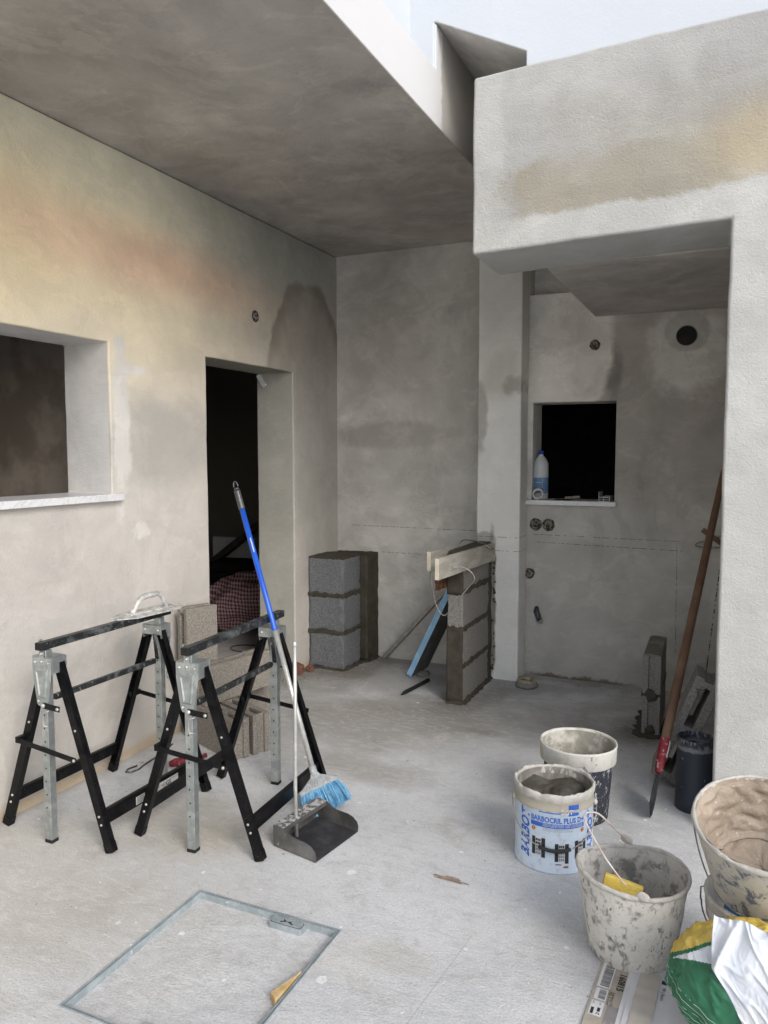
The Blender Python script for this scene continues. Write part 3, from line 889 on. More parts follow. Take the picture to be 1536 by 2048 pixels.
for i in range(900):
    a = rb.uniform(-1, 1); c = rb.uniform(-1, 1)
    r0 = C0 + hv * (a * .082) + hd * .060 + hn * (c * .010)
    tip = C0 + hv * (a * .104 + rb.gauss(0, .004)) + hd * (.060 + .104 * (1 - .10 * a * a) + rb.uniform(-.008, .003)) + hn * (c * .030 + rb.gauss(0, .004))
    tip.z = max(tip.z, .002 + rb.random() * .003)
    if (tip - O_pan).dot(V_pan) < .283 and (tip - O_pan).dot(U_pan) > -.01: tip += V_pan * (.285 + rb.random() * .006 - (tip - O_pan).dot(V_pan))
    mid = r0.lerp(tip, .5) + hn * rb.gauss(0, .003) + hv * rb.gauss(0, .003) + hv * a * .006
    mb.tube([r0, mid, tip], [.0011, .0011, .0008], m_br1 if rb.random() < .6 else m_br2, 3, cap=False)
mb.build('bristles', m_br1, parent=t, recalc=False)

# ------------------------------------------------------------------ dustpan with upright handle
m_pan = simple('scuffed_steel_sheet', (.13, .125, .12), (.24, .235, .225), 9, .38, .66, .42, metal=.7, bump=.12, dust=(.5, .49, .47), dscale=30, dlo=.66, dhi=.74)
m_panin = simple('pan_floor', (.05, .05, .055), (.10, .10, .105), 14, .4, .7, .5, metal=.4, bump=.1, dust=(.42, .42, .42), dscale=26, dlo=.66, dhi=.76)
m_pantop = simple('pan_top_crusted', (.13, .13, .13), (.50, .49, .47), 45, .46, .54, .7, metal=.2, bump=.6)
t = thing('dustpan', 'grey steel dustpan with long upright metal handle on the floor beside the trestle', 'dustpan', (-1.547, 2.414, 0))
u_ = Vector((.966, -.2, 0)).normalized(); v_ = Vector((.14, .99, 0)).normalized()
O_ = Vector((-1.550, 2.412, .002))
def pq(a, b, z): return O_ + u_ * a + v_ * b + Vector((0, 0, z))
wd, dp, hb = .275, .212, .083
mb = MB()
mb.prism([pq(0, 0, 0), pq(dp, 0, 0), pq(dp, wd, 0), pq(0, wd, 0)], (0, 0, .0015), m_panin)
side = [(0, 0), (dp, 0), (dp, .030), (dp - .010, .040), (dp - .03, .052), (dp - .065, .060), (.10, .064), (.075, .072), (.06, hb), (0, hb)]
# lip of the sides: high at the back, dipping, swelling again towards the front
side = [(0, 0), (dp, 0), (dp + .003, .022), (dp - .004, .040), (dp - .022, .054), (dp - .050, .061), (dp - .082, .061), (.105, .062), (.08, .068), (.062, .078), (.05, hb), (0, hb)]
for b in (0, wd - .0015):
    mb.prism([pq(a, b, z) for a, z in side], v_ * .0015, m_pan)
mb.prism([pq(0, 0, 0), pq(0, wd, 0), pq(0, wd, hb), pq(0, 0, hb)], u_ * .0015, m_pan)
mb.prism([pq(0, 0, hb), pq(.052, 0, hb), pq(.052, wd, hb), pq(0, wd, hb)], (0, 0, .0015), m_pantop)
mb.prism([pq(.0505, 0, hb - .018), pq(.0505, wd, hb - .018), pq(.0505, wd, hb), pq(.0505, 0, hb)], u_ * .0015, m_pan)
mb.build('pan', m_pan, parent=t)
mb = MB()
h0 = pq(.034, .10, .004)
mb.tube([h0, h0 + Vector((-.004, 0, .2)), h0 + Vector((-.001, 0, .45)), h0 + Vector((.0, -.002, .765))], [.0075, .0073, .0075, .0075], m_alu, 12)
mb.lathe([(.0088, -.012), (.0092, 0), (.006, .006), (0, .008)], h0 + Vector((0, -.002, .768)), 14, m_alu)
mb.build('handle', m_alu, parent=t)

# ------------------------------------------------------------------ hollow blocks
def hollow_block(L_, T_, H_, slots=((.08, .42), (.54, .92)), mat=None, seed=0, groove=True, rough=.0016):
    """block centred on its base: length along x, thickness y, height z; slots run through the height"""
    mb = MB()
    sl = T_ * .17
    xs = {-L_ / 2, L_ / 2}; g = .012
    for a, b in slots: xs |= {-L_ / 2 + a * L_, -L_ / 2 + b * L_}
    if groove: xs |= {-L_ / 2 + g, L_ / 2 - g}
    n = 6
    xs = sorted(xs)
    ys = sorted({-T_ / 2, T_ / 2, -sl, sl})
    fine = []
    for a, b in zip(xs, xs[1:]):
        k_ = max(1, int((b - a) / .035))
        fine += [a + (b - a) * i / k_ for i in range(k_)]
    fine.append(xs[-1])
    zs = [H_ * i / n for i in range(n + 1)]
    def filled(x, y, z):
        if abs(y) < sl:
            for a, b in slots:
                if -L_ / 2 + a * L_ < x < -L_ / 2 + b * L_ and z > .0: return False
            if groove and (x < -L_ / 2 + g or x > L_ / 2 - g): return False
        return True
    mb.cells(fine, ys, zs, filled)
    mb.rough(rough, 30, rough * .8, 90, seed=seed)
    mb.mats = [mat or m_blockb]
    return mb
def place_block(name, label, loc, rot, L_=.5, T_=.1, H_=.2, group='loose concrete blocks', mat=None, seed=0, **k):
    mb = hollow_block(L_, T_, H_, mat=mat, seed=seed, **k)
    o = mb.build(name, mat or m_blockb, bevel=.004, seg=2)
    o.location = loc; o.rotation_euler = rot
    return tag(o, label, 'concrete block', group)
aC = math.atan2(-.202, .472)
cC = Vector((-2.384, 3.105, 0))
nC = Vector((math.sin(-aC), math.cos(aC), 0))
place_block('hollow_block', 'brown hollow block lying nearest the trestle under the heap by the doorway', cC + nC * .05 + Vector((-.005, 0, .001)), (0, 0, aC), L_=.49, seed=1, slots=((.05, .3), (.37, .63), (.7, .95)))
place_block('hollow_block', 'brown hollow block lying behind the lowest front one, its end stepped back', cC + nC * .170 + Vector((.0, 0, .001)), (0, 0, aC), L_=.48, seed=2, slots=((.05, .3), (.37, .63), (.7, .95)))
place_block('hollow_block', 'shaded hollow block on the floor underneath the long one by the doorway', (-2.50, 3.56, .001), (0, 0, R(78)), L_=.40, seed=5)
place_block('hollow_block', 'brown hollow block standing upright on end against the wall, topmost of the heap', (-2.545, 3.238, .203), (0, R(-90), R(70)), L_=.49, T_=.092, H_=.185, seed=3, slots=((.06, .47), (.53, .94)))
bpy.data.objects['hollow_block.003'].location = (-2.508, 3.330, .45)
place_block('hollow_block', 'long brown hollow block resting across the others before the doorway', (-2.405, 3.385, .203), (0, 0, R(78)), L_=.50, seed=4, slots=((.05, .3), (.37, .63), (.7, .95)))

# ------------------------------------------------------------------ masonry piers
def course(name, lo, hi, mat, parent, seed, cuts=15, amp=.0034):
    mb = MB().box(lo, hi, mat)
    mb.sub(cuts)
    c_ = Vector([(a + b) / 2 for a, b in zip(lo, hi)]); h_ = Vector([(b - a) / 2 for a, b in zip(lo, hi)])
    for v in mb.bm.verts:      # worn arrises and knocked-off corners
        d_ = sorted(abs(h_[i]) - abs(v.co[i] - c_[i]) for i in range(3))
        if d_[1] < .004:
            k_ = max(0, mnoise.noise(v.co * 28 + Vector((seed * 9, 0, 0))) + .12) * .016
            v.co += (c_ - v.co).normalized() * k_
    mb.rough(amp, 22, amp * .7, 80, seed=seed)
    return mb.build(name, mat, parent=parent, bevel=.004, seg=2, ang=50)
def mortar(name, boxes, parent, amp=.006, scale=30, mat=None, cuts=10, seed=0):
    mb = MB()
    for lo, hi in boxes: mb.box(lo, hi, mat or m_mortar)
    mb.sub(cuts)
    mb.rough(amp, scale, amp * .6, 75, seed=seed)
    o = mb.build(name, mat or m_mortar, parent=parent)
    for p_ in o.data.polygons: p_.use_smooth = True
    return o
t = thing('block_pier', 'low pier of three dark grey concrete blocks in the corner with wet mortar', 'block pier', (-2.52, 4.85, 0))
z = .012
for i in range(3):
    course('concrete_block', (XL + .012, 4.622, z), (-2.388, 4.888, z + .243), m_blockg, t, i)
    z += .258
def ragged(name, pts_fn, n, z0, z1, parent, mat, amp, seed):
    pass
z = .012
bx = [((XL + .006, 4.632, 0), (-2.396, 4.90, .014))]
for i in range(3):
    z += .243
    bx.append(((XL + .006, 4.617 if i < 2 else 4.63, z - .002), (-2.383 if i < 2 else -2.392, 4.90, z + (.0165 if i < 2 else .012))))
    z += .015
for q, b_ in enumerate(bx):
    mb = MB().box(*b_, m_mortar)
    mb.sub(22)
    sd_ = q
    mb.bm.normal_update()
    for v in mb.bm.verts:
        n1 = mnoise.noise(v.co * 24 + Vector((q * 5, 0, 0))); n2 = mnoise.noise(v.co * 70)
        if abs(v.normal.z) > .3 and q < 3: v.co.z += ((abs(n1) * .022 - .001 + n2 * .009) * (1 if v.normal.z > 0 else -1))
        elif q < 3: v.co += Vector((v.normal.x, v.normal.y, 0)) * (n1 * .002 + .0015)
        else: v.co.z += n1 * .003
    o = mb.build('mortar_joint', m_mortar, parent=t)
mortar('mortar_fill', [((XL + .01, 4.892, .0), (-2.335, YB + .006, .772))], t, .012, 12, cuts=16)
mb = MB()
m_skirt = m_mortar
def fillet(mb, pts, w, h, m, seed):
    """rough wedge of mortar along a line on the floor: pts list of (x,y), outward normal to the right"""
    n = 60
    P = []
    tot = 0; segs = []
    for a, b in zip(pts, pts[1:]):
        a, b = Vector((a[0], a[1], 0)), Vector((b[0], b[1], 0)); segs.append((a, b, (b - a).length)); tot += segs[-1][2]
    def at(k_):
        d = k_ * tot
        for a, b, l in segs:
            if d <= l + 1e-6: return a.lerp(b, d / l), (b - a).normalized()
            d -= l
        return segs[-1][1], (segs[-1][1] - segs[-1][0]).normalized()
    def fn(u, v):
        p_, d_ = at(u); n_ = Vector((d_.y, -d_.x, 0))
        k1 = .5 + .9 * abs(mnoise.noise(p_ * 16 + Vector((seed, 0, 0))))
        k2 = .5 + 1.0 * abs(mnoise.noise(p_ * 22 + Vector((0, seed, 4))))
        x_ = w * k1 * v; z_ = h * k2 * (1 - v) ** 1.6
        return p_ + n_ * x_ + Vector((0, 0, z_ + .0015 + .002 * mnoise.noise(p_ * 60 + Vector((v * 3, 0, 0)))))
    mb.grid(fn, n, 6, m)
fillet(mb, [(XL, 4.628), (-2.385, 4.628), (-2.385, 4.89), (-2.34, 4.9), (-2.34, YB)], .035, .02, m_mortar, 3)
mb.build('mortar_skirt', m_mortar, parent=t)
# slender pier against the column
t = thing('block_pier', 'slender pier of four concrete blocks against the column with boards clamped on top', 'block pier', (-1.47, 4.5, 0))
px0, px1, py0, py1 = -1.520, -1.424, 4.296, 4.872
z = .010
for i in range(4):
    if i == 3:
        course('concrete_block', (px0, py0 + .0, z), (px1, py1 - .045, z + .208), m_blockp, t, 10 + i)
    else:
        course('concrete_block', (px0, py0, z), (px1, py1 - .045, z + .208), m_blockp, t, 10 + i)
    z += .225
z = .010
for q in range(5):
    b_ = ((px0 - .002, py0 - .003, z - .019), (px1 + .004, py1, z + .003)) if q else ((px0 - .004, py0 - .004, 0), (px1 + .006, py1, .014))
    if q == 4: b_ = ((px0 + .002, py0 + .01, z - .018), (px1 - .002, py1, z + .006))
    mb = MB().box(*b_, m_mortar); mb.sub(24); mb.bm.normal_update()
    for v in mb.bm.verts:
        n1 = mnoise.noise(v.co * 18 + Vector((q * 5, 0, 3))); n2 = mnoise.noise(v.co * 60)
        if abs(v.normal.z) > .3 and q < 4: v.co.z += ((abs(n1) * .026 - .002 + n2 * .010) * (1 if v.normal.z > 0 else -1))
        elif q < 4: v.co += Vector((v.normal.x, v.normal.y, 0)) * (n1 * .002 + .0015)
    mb.build('mortar_joint', m_mortar, parent=t)
    z += .225
mortar('mortar_fill', [((px0 - .002, py1 - .043, 0), (px1 + .006, py1 + .010, .90))], t, .011, 16, cuts=16, seed=3)
# end face rendered with fresh mortar at the bottom two courses and at the top one
mortar('mortar_coat', [((px0 - .001, py0 - .009, .0), (px1 + .0, py0 + .006, .445))], t, .003, 20, cuts=10, seed=4)
mortar('mortar_coat', [((px0 - .001, py0 - .009, .66), (px1 - .0, py0 + .006, .90))], t, .003, 20, cuts=10, seed=5)
mb = MB()
fillet(mb, [(px0, py0 - .006), (px1 + .003, py0 - .006), (px1 + .003, py1 + .01)], .03, .022, m_mortar, 8)
mb.build('mortar_skirt', m_mortar, parent=t)
# mortar lump splashed against the column foot and along the joint
mb = MB()
for i in range(26):
    zz = random.uniform(.03, .88); r_ = random.uniform(.004, .010)
    c_ = Vector((px1 + .012 + random.uniform(0, .016), 4.877, zz))
    mb.lathe([(r_, -.001), (r_ * .8, r_ * .4), (0, r_ * .7)], c_, 9, m_mortar, Matrix.Rotation(PI / 2, 4, 'X'))
mb.rough(.004, 60)
tag(mb.build('mortar_splash', m_mortar, parent=t), kind='stuff')

# shuttering boards, wedge and clamps on that pier
def plank(name, label, lo, hi, cat, m=None, rotz=0, loc=None, endm=True):
    o_ = Vector(lo) if loc is None else Vector(loc)
    mb = MB().box(lo, hi, m or m_wood)
    mb.sub(5); mb.rough(.0009, 12)
    if endm:
        e = mb.mi(m_woodend)
        mb.bm.normal_update()
        for f in mb.bm.faces:
            if f.normal.y < -.8: f.material_index = e
    o = mb.build(name, m or m_wood, bevel=.0025)
    return tag(o, label, cat)
plank('shuttering_board', 'pale grey board clamped along the right face of the slender pier', (-1.418, 3.80, .800), (-1.394, 4.868, .915), 'board')
plank('shuttering_board', 'short pale board end showing behind the top of the slender pier', (-1.548, 4.02, .815), (-1.524, 4.868, .925), 'board')
mb = MB().box((-1.546, 4.15, .70), (-1.524, 4.5, .812), m_woodold); mb.sub(8); mb.rough(.005, 35, .003, 90)
tag(mb.build('packing_timber', m_woodold), 'broken rusty brown timber scrap wedged beneath the boards of the slender pier', 'timber scrap')
def clamp(name, label, pts, m, r=.0032):
    # smooth the polyline
    P = [Vector(q) for q in pts]
    out_ = []
    for i in range(len(P) - 1):
        p0, p1, p2, p3 = P[max(i - 1, 0)], P[i], P[i + 1], P[min(i + 2, len(P) - 1)]
        for k_ in range(8):
            s_ = k_ / 8
            out_.append(.5 * ((2 * p1) + (-p0 + p2) * s_ + (2 * p0 - 5 * p1 + 4 * p2 - p3) * s_ * s_ + (-p0 + 3 * p1 - 3 * p2 + p3) * s_ ** 3))
    out_.append(P[-1])
    mb = MB().tube(out_, r, m, 8)
    return tag(mb.build(name, m), label, 'wire clamp', 'bent rod clamps on the pier')
for nm in ('shuttering_board', 'shuttering_board.001'):
    for v in bpy.data.objects[nm].data.vertices: v.co.z += (4.868 - v.co.y) * .028 - .006
clamp('rod_clamp', 'pale bent rod loop hanging around the near ends of the clamped boards',
      [(-1.525, 4.07, .850), (-1.543, 4.06, .812), (-1.530, 4.05, .758), (-1.503, 4.06, .632), (-1.466, 4.06, .583), (-1.430, 4.06, .600), (-1.352, 4.04, .70), (-1.298, 4.05, .768), (-1.277, 4.05, .80), (-1.292, 4.05, .836), (-1.335, 4.03, .866), (-1.385, 4.00, .868)], m_wirel)
clamp('rod_clamp', 'dark bent rod loop resting across the board tops next to the column',
      [(-1.535, 4.6, .915), (-1.545, 4.6, .931), (-1.517, 4.6, .951), (-1.444, 4.6, .947), (-1.368, 4.61, .925), (-1.330, 4.6, .905), (-1.352, 4.60, .900), (-1.385, 4.62, .912)], m_wire)

# leaning board, stick, chisel, lump, ring
mb = MB()
p0, p1 = Vector((-1.925, 4.672, .012)), Vector((-1.60, 4.60, .66))
d_ = (p1 - p0).normalized()
s_ = Vector((.10, 1, 0)); s_ = (s_ - d_ * s_.dot(d_)).normalized(); n_2 = d_.cross(s_)
def brd(mb, p0, p1, s_, w_, t_, m):
    d_ = (p1 - p0).normalized(); n2 = d_.cross(s_).normalized()
    mb.prism([p0 - n2 * t_ / 2, p0 + n2 * t_ / 2, p0 + n2 * t_ / 2 + s_ * w_, p0 - n2 * t_ / 2 + s_ * w_], p1 - p0, m)
brd(mb, p0, p1, s_, .24, .040, m_foamb)
m_bface = simple('grey_board_face', (.12, .125, .125), (.17, .175, .17), 10, rough=.9)
ib = mb.mi(m_bface); mb.bm.normal_update()
n2_ = (p1 - p0).normalized().cross(s_).normalized()
for f in mb.bm.faces:
    if abs(f.normal.dot(n2_)) > .8: f.material_index = ib
tag(mb.build('foam_board', m_foamb, bevel=.003), 'light blue foam board leaning against the slender block pier', 'insulation board')
mb = MB().bar((-2.262, 5.03, .012), (-1.585, 4.70, .70), .030, .028, m_wood)
tag(mb.build('timber_batten', m_wood, bevel=.002), 'thin grey timber batten leaning behind the blue board', 'timber batten')
mb = MB()
mb.tube([(-1.815, 4.285, .009), (-1.808, 4.33, .012), (-1.772, 4.60, .0125), (-1.768, 4.635, .0125)], [.003, .0125, .0125, .0115], m_black, 10)
tag(mb.build('chisel', m_black, bevel=.0), 'dark steel chisel lying on the floor before the blue board', 'chisel')
mb = MB(); bmesh.ops.create_icosphere(mb.bm, subdivisions=4, radius=.045)
mb.mats = [m_blockp]
for v in mb.bm.verts: v.co.z *= .42
mb.rough(.014, 22, .003, 90); mb.xf(Matrix.Translation((-1.85, 4.75, .014)))
tag(mb.build('rubble_lump', m_blockp), 'flat lump of broken mortar on the floor beside the blue board', 'rubble lump')
m_ring = simple('ochre_mortar_ring', (.30, .26, .19), (.42, .38, .30), 30, rough=.9, bump=.6)
mb = MB(); cR = (-1.155, 4.79)
mb.tube([(cR[0] + .056 * math.cos(a), cR[1] + .056 * math.sin(a), .018) for a in [i * PI / 16 for i in range(32)]], .017, m_blockp, 10, closed=True)
mb.tube([(cR[0] + .048 * math.cos(a), cR[1] + .050 * math.sin(a), .040 + .004 * math.sin(3 * a)) for a in [i * PI / 16 for i in range(32)]], .014, m_ring, 10, closed=True)
mb.rough(.003, 40, .001, 90)
tag(mb.build('rope_ring', m_ring), 'small ring of mortar-stained rope on the floor by the column foot', 'rope ring')

# ------------------------------------------------------------------ things on the small window sill
m_btl = simple('milky_plastic', (.55, .57, .58), (.60, .62, .63), rough=.4, bump=.02, spec=.5)
m_cap = simple('blue_cap', (.02, .06, .34), rough=.4)
m_lab = simple('blue_label', (.13, .23, .40), (.20, .32, .50), 40, rough=.5, bump=0)
zs_ = 1.188
t = thing('bottle', 'tall white plastic bottle with blue cap and blue label on the small window sill', 'bottle', (-1.168, YB + .085, zs_))
bc = Vector((-1.168, YB + .085, zs_))
bp_ = [(0, 0), (.044, 0), (.050, .006), (.050, .150), (.052, .156), (.050, .162), (.052, .168), (.0505, .174), (.0505, .225), (.047, .245), (.036, .268), (.022, .285), (.017, .292), (.017, .302)]
MB().lathe(bp_, bc, 40, m_btl).build('bottle_body', m_btl, parent=t)
MB().lathe([(.0175, .299), (.0185, .300), (.0185, .322), (.017, .325), (0, .325)], bc, 24, m_cap).build('cap', m_cap, parent=t)
mb = MB()
def cyl(c, r, a0=0):
    return lambda a, b: Vector(c) + Vector((r * math.cos(a / r + a0), r * math.sin(a / r + a0), b))
mb.grid(lambda u, v: bc + Vector((.0506 * math.cos(u * 5.2 - 4.35), .0506 * math.sin(u * 5.2 - 4.35), .040 + v * .105)), 40, 1, m_lab)
fa = cyl(bc, .0512, R(-128))
add_text(mb, 'NASULA', .017, lambda a, b: fa(a, b + .062), m_print, bold=.0008)
mb.grid(lambda u, v: bc + Vector((.0509 * math.cos(R(-65) + u * .03), .0509 * math.sin(R(-65) + u * .03), .042 + v * .10)), 1, 1, m_sticker)
mb.grid(lambda u, v: bc + Vector((.0509 * math.cos(R(-125) + u * .95), .0509 * math.sin(R(-125) + u * .95), .112 + v * .003)), 12, 1, m_sticker)
mb.build('label', m_lab, parent=t, recalc=False)
m_tape = simple('masking_tape', (.52, .50, .45), (.60, .58, .53), 20, rough=.8)
mb = MB()
Mt = Matrix.Rotation(R(80), 4, 'Z') @ Matrix.Rotation(PI / 2, 4, 'Y')
Mt = Matrix.Rotation(R(14), 4, 'Z') @ Matrix.Rotation(PI / 2, 4, 'X')
mb.lathe([(.024, -.018), (.037, -.018), (.0375, 0), (.037, .018), (.024, .018), (.0235, 0), (.024, -.018)], (-1.165, YB - .005, zs_ + .038), 28, m_tape, Mt)
mb.rough(.0035, 30)
tag(mb.build('tape_roll', m_tape), 'roll of cream masking tape standing on edge in front of the white bottle', 'tape roll')
mb = MB(); bmesh.ops.create_icosphere(mb.bm, subdivisions=4, radius=.020)
mb.mats = [m_sticker]
for v in mb.bm.verts: v.co.z *= .6; v.co.x *= 1.1
mb.rough(.012, 70, .004, 140); mb.xf(Matrix.Translation((-1.222, YB - .005, zs_ + .012)))
tag(mb.build('crumpled_tissue', m_sticker), 'crumpled pale tissue on the sill left of the tape roll', 'tissue')
t = thing('putty_knife', 'dark putty knife with pale wooden handle lying mid-sill', 'putty knife', (-.99, YB + .02, zs_))
mb = MB().prism([(-1.06, YB - .012, zs_ + .002), (-.96, YB - .012, zs_ + .002), (-.94, YB + .05, zs_ + .002), (-1.04, YB + .05, zs_ + .002)], (0, 0, .004), m_black)
mb.build('blade', m_black, parent=t, bevel=.001)
mb = MB().bar((-.99, YB + .01, zs_ + .016), (-.905, YB + .055, zs_ + .022), .026, .016, m_woodold)
mb.mats = [simple('dusty_wood', (.20, .165, .13), (.30, .26, .21), 30, rough=.8)]
mb.build('handle', mb.mats[0], parent=t, bevel=.003)
t = thing('aluminium_profile', 'short aluminium window profile offcut on the right end of the small sill', 'profile offcut', (-.73, YB, zs_))
mb = MB()
for (lo, hi) in (((-.768, .000, 0), (-.766, .16, .062)), ((-.768, 0, 0), (-.700, .16, .0018)), ((-.768, 0, .011), (-.700, .16, .0128)), ((-.768, 0, .026), (-.700, .16, .028)), ((-.738, 0, .0018), (-.736, .16, .026)),
                 ((-.702, 0, .0018), (-.700, .16, .034)), ((-.742, 0, .028), (-.740, .16, .036)), ((-.728, 0, .028), (-.726, .16, .036)), ((-.712, 0, .028), (-.710, .16, .034))):
    mb.box((lo[0], YB - .033, zs_ + lo[2]), (hi[0], YB + .13, zs_ + hi[2] + .0003 * (hi[0] * 100 % 1)), m_alu)
mb.build('profile_body', m_alu, parent=t)

# ------------------------------------------------------------------ recesses in the walls: socket boxes and vent
m_hole = simple('chased_hole', (.035, .030, .024), (.20, .17, .13), 60, .45, .58, .95, bump=.8, coord='pos')
m_cable = simple('grey_cable', (.30, .29, .27), (.45, .44, .42), 20, rough=.5)
def socket(label, c, axis, r=.033, cat='socket box', wires=3, squash=1.0, seed=0):
    """round box chased in the wall: ragged dark dish with a pale plaster lip and wire ends; axis = normal of the wall"""
    t = thing('socket_box', label, cat, c, 'open electrical boxes in the walls')
    rs = random.Random(seed)
    ax_ = Vector(axis)
    M = ax_.to_track_quat('Z', 'Y').to_matrix().to_4x4()
    n = 30
    mb = MB()
    rad = [r * (1 + .14 * mnoise.noise(Vector((math.cos(2 * PI * j / n) * 2 + seed, math.sin(2 * PI * j / n) * 2, seed)))) for j in range(n)]
    rings = []
    for k_, z in ((1.05, .001), (.97, .0055), (.86, .0045), (.5, .0040)):
        rings.append([mb.bm.verts.new(M @ Vector((rad[j] * k_ * math.cos(2 * PI * j / n), rad[j] * k_ * squash * math.sin(2 * PI * j / n), z))) for j in range(n)])
    cv = mb.bm.verts.new(M @ Vector((0, 0, .0045)))
    for a, b in zip(rings, rings[1:]):
        for j in range(n): mb.face([a[j], a[(j + 1) % n], b[(j + 1) % n], b[j]], m_hole, True)
    for j in range(n): mb.face([rings[-1][j], rings[-1][(j + 1) % n], cv], m_hole, True)
    mb.build('box_dish', m_hole, parent=t, local=True)
    mb = MB()
    for i in range(wires):
        a = rs.uniform(0, 6.3); b = a + rs.uniform(1.2, 2.4)
        pts = [M @ Vector((r * .6 * math.cos(a), r * .6 * math.sin(a) * squash, .002)), M @ Vector((r * .5 * math.cos((a + b) / 2), r * .5 * math.sin((a + b) / 2), .012)), M @ Vector((r * .6 * math.cos(b), r * .6 * math.sin(b) * squash, .004))]
        mb.tube(pts, .0022, m_cable, 6)
    mb.build('cable_end', m_cable, parent=t, local=True)
    return t
socket('small open wiring hole high on the wall to the right above the doorway', (XL, 4.01, 2.325), (1, 0, 0), .034, seed=1)
socket('small open wiring hole on the end wall above the square window', (-.816, YB, 2.182), (0, -1, 0), .032, seed=2)
socket('open socket hole beneath the small sill, nearer the column', (-1.178, YB, 1.022), (0, -1, 0), .040, seed=3)
socket('open socket hole beneath the small sill, farther from the column', (-1.092, YB, 1.022), (0, -1, 0), .040, seed=4)
socket('dark open socket hole low on the wall close to the column', (-1.214, YB, .690), (0, -1, 0), .034, seed=5, wires=5)
t = thing('pipe_stub', 'small ragged hole with grey pipe stub low on the end wall', 'pipe stub', (-1.15, YB, .42))
mb = MB()
mb.tube([(-.014, .004, .045), (-.010, -.010, .02), (.002, -.020, -.015), (.012, -.020, -.038)], [.014, .019, .019, .016], m_charc, 12)
mb.rough(.004, 40)
mb.build('rubber_sleeve', m_charc, parent=t, local=True)
mb = MB().tube([(.012 + .020 * math.cos(a), -.015 - .006 * math.sin(a), -.045 + .016 * math.sin(a)) for a in [i * PI / 10 for i in range(20)]], .0045, m_cable, 8, closed=True)
mb.build('pipe_rim', m_cable, parent=t, local=True)
t = thing('vent_hole', 'round dark flue opening high on the end wall in a patched ring of plaster', 'flue opening', (-.273, YB, 2.207))
Mv = Matrix.Rotation(PI / 2, 4, 'X')
MB().lathe([(.060, .0), (.0615, .004), (.0585, .0045), (.0575, .001)], (0, 0, 0), 40, m_blockp, Mv).build('vent_rim', m_blockp, parent=t, local=True)
MB().lathe([(.0575, .0012), (0, .0012)], (0, 0, 0), 40, m_black, Mv).build('flue_dark_disc', m_black, parent=t, local=True)  # flat black disc; the darkness of the opening is put into its colour

# chipped white lump at the door head
mb = MB().bar((-2.935, 4.440, 2.02), (-2.885, 4.444, 1.945), .018, .03, m_white_pl)
mb.sub(3); mb.rough(.002, 30)
tag(mb.build('door_wedge', m_white_pl, bevel=.003), 'small white plastic wedge stuck in the upper corner of the doorway', 'wedge')

# ------------------------------------------------------------------ two-block pier, shovel, leaning block, pipe
t = thing('block_pier', 'small pier of two grey hollow blocks standing on end face near the shovel', 'block pier', (-.355, 4.4, 0))
for i in range(2):
    mb = hollow_block(.47, .092, .205, mat=m_blockp, seed=20 + i, slots=((.1, .4), (.6, .9)), rough=.0015)
    mb.xf(Matrix.Translation((-.352, 4.435, .012 + i * .217)) @ Matrix.Rotation(R(91), 4, 'Z'))
    mb.build('concrete_block', m_blockp, parent=t, bevel=.004)
for q, (z, w_) in enumerate(((.222, .034), (.028, .026))):
    mb = MB(); bmesh.ops.create_icosphere(mb.bm, subdivisions=4, radius=1)
    mb.mats = [m_mortar]
    for v in mb.bm.verts: v.co = Vector((v.co.x * w_, v.co.y * .016, v.co.z * .033))
    mb.rough(.009, 30, .003, 90, seed=q); mb.xf(Matrix.Translation((-.352, 4.205, z)))
    mb.build('mortar_blob', m_mortar, parent=t)
mb = MB().box((-.399, 4.21, .212), (-.306, 4.665, .232), m_mortar); mb.sub(12); mb.rough(.005, 25, .002, 80)
mb.build('mortar_joint', m_mortar, parent=t)
mb = MB().box((-.392, 4.21, .430), (-.312, 4.66, .4385), m_mortard); mb.sub(12); mb.rough(.004, 20, .002, 60)
mb.build('mortar_bed', m_mortard, parent=t)
mb = MB()
fillet(mb, [(-.402, 4.62), (-.402, 4.198), (-.300, 4.198), (-.300, 4.5)], .05, .022, m_mortar, 11)
mb.build('mortar_skirt', m_mortar, parent=t)

t = thing('shovel', 'shovel with long dark wooden handle and red socket leaning in the recess', 'shovel', (-.25, 3.25, 0))
s0, s1 = Vector((-.228, 3.43, .235)), Vector((-.034, 4.50, 1.412))
dS = (s1 - s0).normalized()
mb = MB().tube([s0 - dS * .02, s0 + dS * .3, s0 + dS * .8, s1 - dS * .03, s1], [.0195, .021, .020, .017, .012], m_handle, 16)
mb.rough(.0012, 12)
mb.build('handle', m_handle, parent=t)
mb = MB()
e0_ = s0 - dS * .115
mb.tube([s0 + dS * .04, s0 + dS * .0, e0_ + dS * .03, e0_], [.0225, .0225, .018, .012], m_red, 16)
mb.bar(s0 + dS * .035 + Vector((.021, -.006, 0)), s0 - dS * .04 + Vector((.020, -.006, 0)), .003, .012, m_sticker)
mb.build('socket', m_red, parent=t, bevel=.001)
mb = MB()
tip = Vector((-.256, 3.239, .003)); bl = (tip - e0_)
bs = Vector((.50, -.20, 0)); bs = (bs - bl.normalized() * bs.dot(bl.normalized())).normalized()
bs = Vector((-.10, 1.0, 0)); bs = (bs - bl.normalized() * bs.dot(bl.normalized())).normalized()
bn = bl.normalized().cross(bs)
def blade(u, v):
    k_ = .035 + .085 * math.sin(min(1, u * 2.2) * PI / 2) * (1 - max(0, u - .55) ** 2 * 3.2)
    a = (v - .5) * 2
    return e0_ + bl * u + bs * (a * k_) + bn * (.006 * (1 - a * a) * (1 - u) - .004)
mb.grid(blade, 20, 12, m_galvd)
o = mb.build('blade', m_galvd, parent=t, solid=.002)

